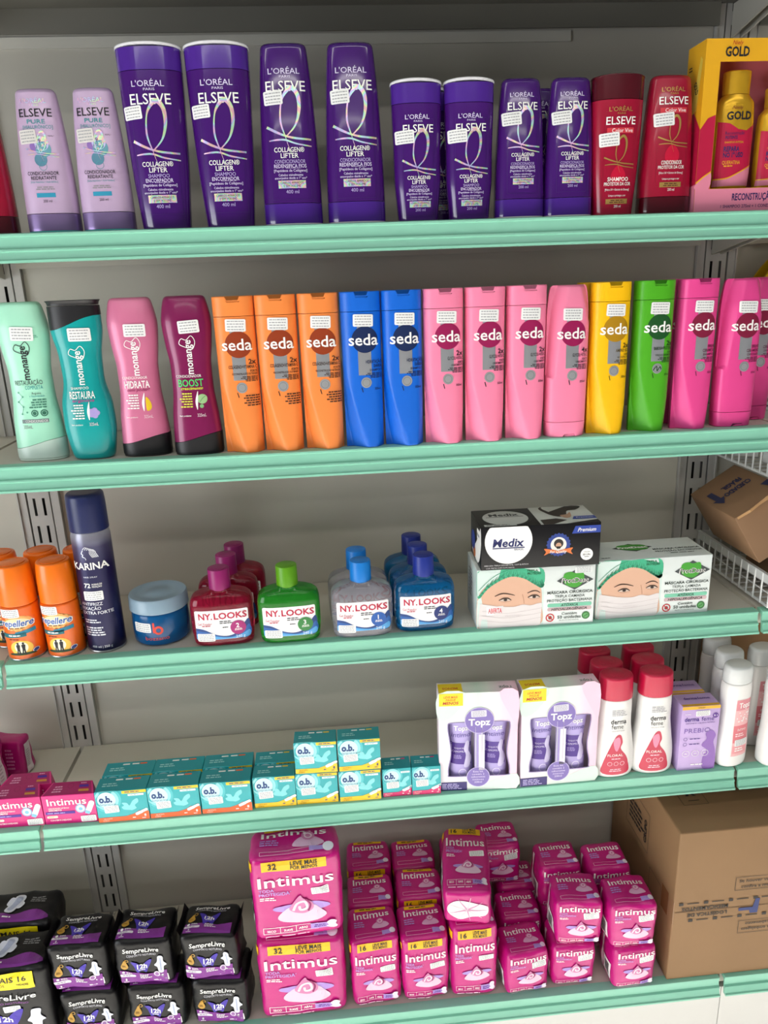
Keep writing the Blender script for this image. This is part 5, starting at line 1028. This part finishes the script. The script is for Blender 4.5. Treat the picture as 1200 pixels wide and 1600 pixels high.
def night_big(seed, lab, loc, rz):
    w, h, d = .152, .170, .082; t = thing('pad_pack', lab, 'pack', loc, rz, 'tall black night pad packs with yellow flash'); X = RBox(w, d, h, .013, 9, .004, 26, seed, bulge=.002); mb = MB(); X.mesh(mb, BKP); mb.build('wrapper', t, 75)
    F = Print(X.front, (w*.06, h*.06), .0008, .0004); F.rect(-.02*w, h*.855, w*.78, h*.19, M('#f0dc10', .42), 4, 0, 1); F.text('LEVE MAIS 16', -.02*w, h*.88, h*.055, INK, w*.62, .01, L=5, rot=1); F.text('PAGUE MENOS', -.12*w, h*.815, h*.032, INK, w*.34, .0, L=5, rot=1); F.text('UNIDADES', w*.235, h*.815, h*.022, INK, w*.15, .02, L=5, rot=1)
    F.text('SempreLivre', .0, h*.67, h*.062, WHITE, w*.72, .012, shear=.12); F.text('CONFORTO NOTURNO', 0, h*.60, h*.022, PLB, w*.55, .01); bx, bz, r = -.02*w, h*.38, w*.2
    F.blob([(bx, bz-r*.5), (bx-r*.45, bz-r*.75), (bx-r*.62, bz-r*.3), (bx-r*.8, bz+r*.1), (bx-r*1.05, bz+r*.62), (bx-r*.5, bz+r*.48), (bx, bz+r*.1), (bx+r*.5, bz+r*.5), (bx+r*1.05, bz+r*.75), (bx+r*.85, bz+r*.1), (bx+r*.62, bz-r*.3), (bx+r*.45, bz-r*.7)], BFL, 2, 4); F.text('12h', bx, bz, h*.06, WHITE, w*.16, .03); F.poly([(-w*.43, h*.04), (w*.43, h*.04), (w*.43, h*.22), (-w*.43, h*.22)], PLB, 1)
    F.blob([(w*.27, h*.20), (w*.25, h*.30), (w*.21, h*.34), (w*.25, h*.39), (w*.27, h*.47), (w*.33, h*.48), (w*.37, h*.46), (w*.36, h*.39), (w*.41, h*.34), (w*.36, h*.3), (w*.35, h*.2)], WRG, 3, 4)
    T = Print(X.top, (w*.06, d*.06), .0008, .0004); a = -d*.42; hh = d*.82; T.blob([(-w*.42, a+hh*.02), (w*.41, a+hh*.02), (w*.38, a+hh*.30), (w*.2, a+hh*.34), (.0, a+hh*.22), (-w*.2, a+hh*.34), (-w*.42, a+hh*.22)], PLB, 1, 4)
    T.rect(-w*.0, a+hh*.58, .020, hh*.66, WRG, 2, .009, -24); T.rect(-w*.0, a+hh*.60, .034, hh*.26, WRG, 2, .006, -24); T.rect(0, a+hh*.58, .012, hh*.5, M('#a9b0cc', .45), 3, .005, -24); T.text('12h', -w*.28, a+hh*.62, hh*.14, GREYTXT, w*.13, .01); T.lines(w*.28, a+hh*.70, w*.22, hh*.22, 3, GREYTXT, 3); T.lines(-w*.1, a+hh*.13, w*.5, hh*.08, 1, WHITE)
    label(t, [F, T]); sticker(t, X.front, .012, h*.515, .029, .0145, 2, (.01, .01), seed=seed); return t
a_ = night_big(4, 'tall black pad pack with yellow flash, front one at the left picture edge', (-.0930, -.2860+.041, z4+.001), 1)
dup(a_, 'tall black pad pack with yellow flash, behind the front one, its top showing', (-.1150, -.1880+.041, z4+.001), -2); dup(a_, 'tall black pad pack, dark corner just showing at the left picture edge', (-.272, -.175+.041, z4+.001), 0)

# pink pouches on the left bay of the fourth shelf
def pouch(w, h, d, seed):
    t = thing('pad_pack', None, 'pack'); X = RBox(w, d, h, .009, 7, .0028, 34, seed); mb = MB(); X.mesh(mb, M('#b31072', .35, coat=.2, bump=.25, bscale=55)); mb.build('wrapper', t, 75)
    R_ = Print(lambda u, v, o: X.place((X.hw[0], u, v-X.hw[2]), o), (d*.1, h*.1), .0008, .0004); R_.rect(-d*.06, h*.44, d*.46, h*.84, M('#e3d6de', .45), 1); R_.lines(-d*.06, h*.44, d*.3, h*.5, 8, M('#b9a9b4', .5), 2)
    F = Print(X.front, (w*.1, h*.1), .0008, .0004); F.lines(w*.22, h*.5, w*.2, h*.6, 6, M('#d77fb4', .5), 1); label(t, [R_, F]); return t
b = pouch(.110, .104, .040, 2); setpos(b, -.1540, -.1120, z3, 'pink soft pack standing at the left picture edge, on the fourth shelf', 'pink soft packs at the far left', -8)
b = pouch(.085, .074, .040, 5); setpos(b, -.1140, -.0620, z3, 'shorter pink soft pack with a white side, beside the slotted post on fourth shelf', 'pink soft packs at the far left', -8)
b = pouch(.085, .045, .040, 7); setpos(b, -.1500, -.1620, z3, 'low pink soft pack behind the pink tampon boxes at the picture edge', 'pink soft packs at the far left', -5)

# ------------------------------------------------------------------ cartons and right bay
KR = M('#8a6b4a', .7, var=.10, vscale=7, bump=.04, bscale=120); KRL = M('#b68a5a', .7, var=.08, vscale=9); TAPE = M('#855f3b', .25, coat=.3); KTX = M('#2c2622', .6)
def carton():
    w, d, h = .34, .285, .327; t = thing('cardboard_carton', 'large brown shipping carton on the bottom shelf, beside the pink packs', 'carton', (1.0770+w/2, -.2910+d/2, z4))
    X = RBox(w, d, h, .003); mb = MB(); X.mesh(mb, KR); mb.build('carton', t)
    mb = MB(); P = Print(X.front, None, .0005); P.rect(0, h*.475, w, .050, TAPE, 0); P.emit(mb); Q = Print(X.left, None, .0005); Q.rect(d*.42, h*.475, .045, .050, TAPE, 0); Q.emit(mb); mb.build('tape', t, 0, recalc=False)
    F = Print(X.front, None, .0008); BLT = M('#20306c', .5)
    F.ribbon([(-w/2+.003, h*.475+.001), (-.06, h*.475+.0006), (w/2-.003, h*.475)], .0012, M('#5d4228', .7), 1)
    for i in range(7):
        for zz, o in ((h*.475+.0185, 0), (h*.475-.0195, .02)): F.rect(-w*.46+o+i*.046, zz, .008, .006, KTX, 2); F.rect(-w*.46+o+.022+i*.046, zz, .022, .0018, KTX, 2)
    F.text('MEDICAMENTOS', -.1115, h*.475+.0065, .0070, KTX, .086, .03, rot=180); F.text('LOG\u00cdSTICA DE', -.1065, h*.475-.0075, .0070, KTX, .074, .03, rot=180)
    F.poly([(-.048, .1535), (-.022, .1535), (-.018, .172), (-.010, .172), (-.012, .140), (-.026, .140), (-.028, .147), (-.048, .147)], BLT, 3)
    F.frame(.018, h*.635, .155, .028, .0008, KTX, 2); F.text('Se houver vest\u00edgio de viola\u00e7\u00e3o', .011, h*.635+.006, .0062, KTX, .128, .012); F.text('confira a mercadoria', -.005, h*.635-.0065, .0062, KTX, .086, .012)
    F.frame(.033, h*.335, .155, .028, .0008, KTX, 2); F.text('ou na embalagem', -.002, h*.335-.006, .0062, KTX, .072, .012, rot=180); F.text('no ato do recebimento', .018, h*.335+.0065, .0062, KTX, .100, .012, rot=180)
    T = Print(X.top, None, .0008); T.frame(-w*.5+.062, -d*.5+.092, .046, .05, .0007, KTX, 1); T.text('^', -w*.5+.062, -d*.5+.092, .02, KTX, .02, .02); T.rect(-w*.5+.062, -d*.5+.078, .02, .0015, KTX, 1); T.lines(-w*.5+.062, -d*.5+.110, .03, .004, 1, KTX)
    Lq = Print(X.left, None, .0008); Lq.frame(-.02, h*.70, .10, .085, .0008, KTX, 1); Lq.lines(-.024, h*.70, .07, .05, 5, KTX, 2); Lq.text('GRUPO', .016, h*.69, .010, KTX, .05, .03, rot=90); Lq.frame(.07, h*.44, .05, .05, .0008, KTX, 1)
    label(t, [F, T, Lq])
    return t
carton()
t = thing('cardboard_carton', 'plain brown carton on the fourth shelf behind the white bottles at right', 'carton', (1.3450, -.048, z3)); X = RBox(.22, .07, .225, .002); mb = MB(); X.mesh(mb, M('#8e6a45', .7, var=.08, vscale=9)); mb.build('carton', t)
mb = MB(); P = Print(X.front, None, .0004); P.rect(0, .112, .22, .03, TAPE, 0); P.emit(mb); mb.build('tape', t, 0, recalc=False)

def fragile_box():
    t = thing('cardboard_carton', 'open brown carton tipped in the wire basket, printed with a warning and arrow', 'carton'); a, b, h = .1414, .092, .096
    M3 = Matrix.Rotation(-1.5423, 3, 'Z') @ Matrix.Rotation(.012, 3, 'Y') @ Matrix.Rotation(.5744, 3, 'X')
    c = Vector((1.2163, -.1512, 1.2475))+M3 @ Vector((0, (b-.0736)/2, .065-h))
    t.location = c; t.rotation_euler = (.5744, .012, -1.5423)
    X = RBox(a, b, h, .0015); mb = MB(); X.mesh(mb, M('#806247', .7, var=.08, vscale=9)); mb.build('carton', t)
    mb = MB(); A = [Vector((a/2+.0012, -b/2+.004, h-.004)), Vector((a/2+.0012, b/2-.004, h-.004)), Vector((a/2+.022, b/2-.004, h+.016)), Vector((a/2+.022, -b/2+.020, h+.008))]
    n = Vector((-.5, 0, .8))*.004; mb.add(A+[v+n for v in A], [(0, 1, 2, 3), (7, 6, 5, 4), (0, 4, 5, 1), (1, 5, 6, 2), (2, 6, 7, 3), (3, 7, 4, 0)], M('#a98258', .7)); 
    mb.build('flap', t, 0)
    BL = M('#25284a', .6); T = Print(X.top, None, .0005)
    T.text('CUIDADO', -.0003, .0062, .0115, BL, .049, .04, rot=-90); T.text('FR\u00c1GIL', -.0205, .0072, .0115, BL, .036, .04, rot=-90)
    AY = -.046+.016; T.poly([(-.0324, AY-.005), (-.002, AY-.005), (-.002, AY-.011), (.0175, AY), (-.002, AY+.011), (-.002, AY+.005), (-.0324, AY+.005)], BL, 2)
    T.poly([(.030, .030), (.050, .036), (.045, .045), (.028, .045)], BL, 2)
    label(t, [T]); return t
fragile_box()
t = thing('cardboard_carton', 'small brown carton in the wire basket propping up the tipped open carton', 'carton', (1.3140, -.150, 1.1368)); X = RBox(.10, .13, .103, .0015); mb = MB(); X.mesh(mb, M('#806247', .7, var=.08, vscale=9)); mb.build('carton', t)
mb = MB(); P = Print(X.top, None, .0004); P.rect(0, 0, .10, .03, TAPE, 0); P.emit(mb); mb.build('tape', t, 0, recalc=False)

WIRE = M('#d5d7d6', .35, .1)
def basket(lab, zb, zt, rim):
    t = thing('wire_basket', lab, 'basket', (1.212 if rim else 1.2255, 0, zb), 0, 'white wire baskets right of the post'); H = zt-zb; Lx = .62; y0, y1 = -.012, -.40; r = .0016
    mb = MB()
    if rim: mb.box(-.002, .0, y1, y0, H-.016, H, WIRE); mb.box(-.006, .0, y1, y0, H, H+.0015, WIRE); mb.box(0, Lx, y1, y1+.002, H-.016, H, WIRE); mb.box(0, Lx, y0-.002, y0, H-.016, H, WIRE)
    else: mb.tube([(0, y0, H), (0, y1, H), (Lx, y1, H)], .0028, WIRE); mb.tube([(0, y0, H), (Lx, y0, H)], .0028, WIRE)
    mb.build('rim', t)
    mb = MB(); mb.tube([(0, y0, 0), (0, y1, 0)], .0024, WIRE); k = 0
    if rim: mb.tube([(0, y0, H*.42), (0, y1, H*.42)], .0012, WIRE, 6)
    y = y0
    while y > y1: mb.tube([(-.0025, y, -.0005), (-.0025, y, H)], r, WIRE, 6); y -= .0215
    mb.build('side_grid', t)
    mb = MB(); y = y0
    while y > y1: mb.tube([(0, y, -.0015), (Lx, y, -.0015)], r, WIRE, 6); y -= .0215
    x = 0
    while x < Lx: mb.tube([(x, y0, .0012), (x, y1, .0012)], r, WIRE, 6); x += .05
    mb.build('floor_grid', t)
    mb = MB(); x = 0
    while x < Lx: mb.tube([(x, y1, 0), (x, y1, H)], r, WIRE, 6); mb.tube([(x, y0, 0), (x, y0, H)], r, WIRE, 6); x += .0215
    mb.tube([(0, y1, 0), (Lx, y1, 0)], .0024, WIRE); mb.build('end_grid', t)
    return t
basket('white wire basket hung just under the second shelf, right of the post', 1.3375, 1.379, False)
basket('white wire basket with a flat metal rim, holding the tipped brown carton', 1.1335, 1.187, True)
t = thing('medicine_packet', 'green and white packet lying in the upper wire basket', 'packet', (1.335, -.12, 1.3402), 20); X = RBox(.13, .08, .022, .003); mb = MB(); X.mesh(mb, M('#e3e6e4', .45)); mb.build('carton', t)
P = Print(X.front, None, .0004); P.rect(-.02, .011, .07, .02, M('#1f7a50', .45), 1); Q = Print(X.top, None, .0004); Q.rect(-.03, 0, .05, .07, M('#1f7a50', .45), 1); label(t, [P, Q])
t = thing('medicine_packet', 'small white flat packet leaning in the upper wire basket, left of green one', 'packet', (1.262, -.050, 1.3402), -35); X = RBox(.045, .02, .030, .002); mb = MB(); X.mesh(mb, M('#dcdddb', .45)); mb.build('carton', t)
t = thing('medicine_packet', 'white packet with dark print at right end of second shelf', 'packet', (1.268, -.105, z1), -14); X = RBox(.06, .04, .05, .002); mb = MB(); X.mesh(mb, M('#d4d8d6', .45)); mb.build('carton', t)
P = Print(X.front, None, .0004); P.text('1', -.004, .030, .007, INK, None, .03); P.text('idade do', -.006, .019, .006, INK, .026, .02); P.lines(-.004, .008, .04, .006, 1, INK); label(t, [P])
def reel():
    t = thing('cable_reel', 'round yellow reel with a black striped edge, behind the rightmost magenta bottles', 'reel', (1.372, -.045, z1)); n = 64; Rr = .140
    Y = M('#caa10f', .4); BL = M('#1c1b1d', .45)
    def ring(r0, r1, y, th, m, mb):
        vs = []; 
        for i in range(n):
            c, s = math.cos(2*math.pi*i/n), math.sin(2*math.pi*i/n); vs += [(r0*c, y, Rr+r0*s), (r1*c, y, Rr+r1*s), (r1*c, y+th, Rr+r1*s), (r0*c, y+th, Rr+r0*s)]
        fs = []
        for i in range(n):
            j = (i+1) % n
            for k in range(4): fs.append((4*i+k, 4*i+(k+1) % 4, 4*j+(k+1) % 4, 4*j+k))
        mb.add(vs, fs, m)
    mb = MB(); ring(.03, Rr, -.02, .004, Y, mb); ring(.03, Rr, .012, .004, Y, mb); mb.build('flange', t, 30); mb = MB(); ring(.03, .1, -.0155, .027, BL, mb); mb.build('hub', t, 30)
    mb = MB(); ring(.114, .127, -.0212, .001, BL, mb); mb.build('stripe', t, 30)
    p = Print(lambda u, v, o: Vector((u, -.0213-o, v+Rr)), None, .0003)
    for i in range(60): a = i*2*math.pi/60; p.rect(.1205*math.cos(a), .1205*math.sin(a), .008, .003, GREYTXT, 1, 0, math.degrees(a)+90)
    label(t, [p])
reel()
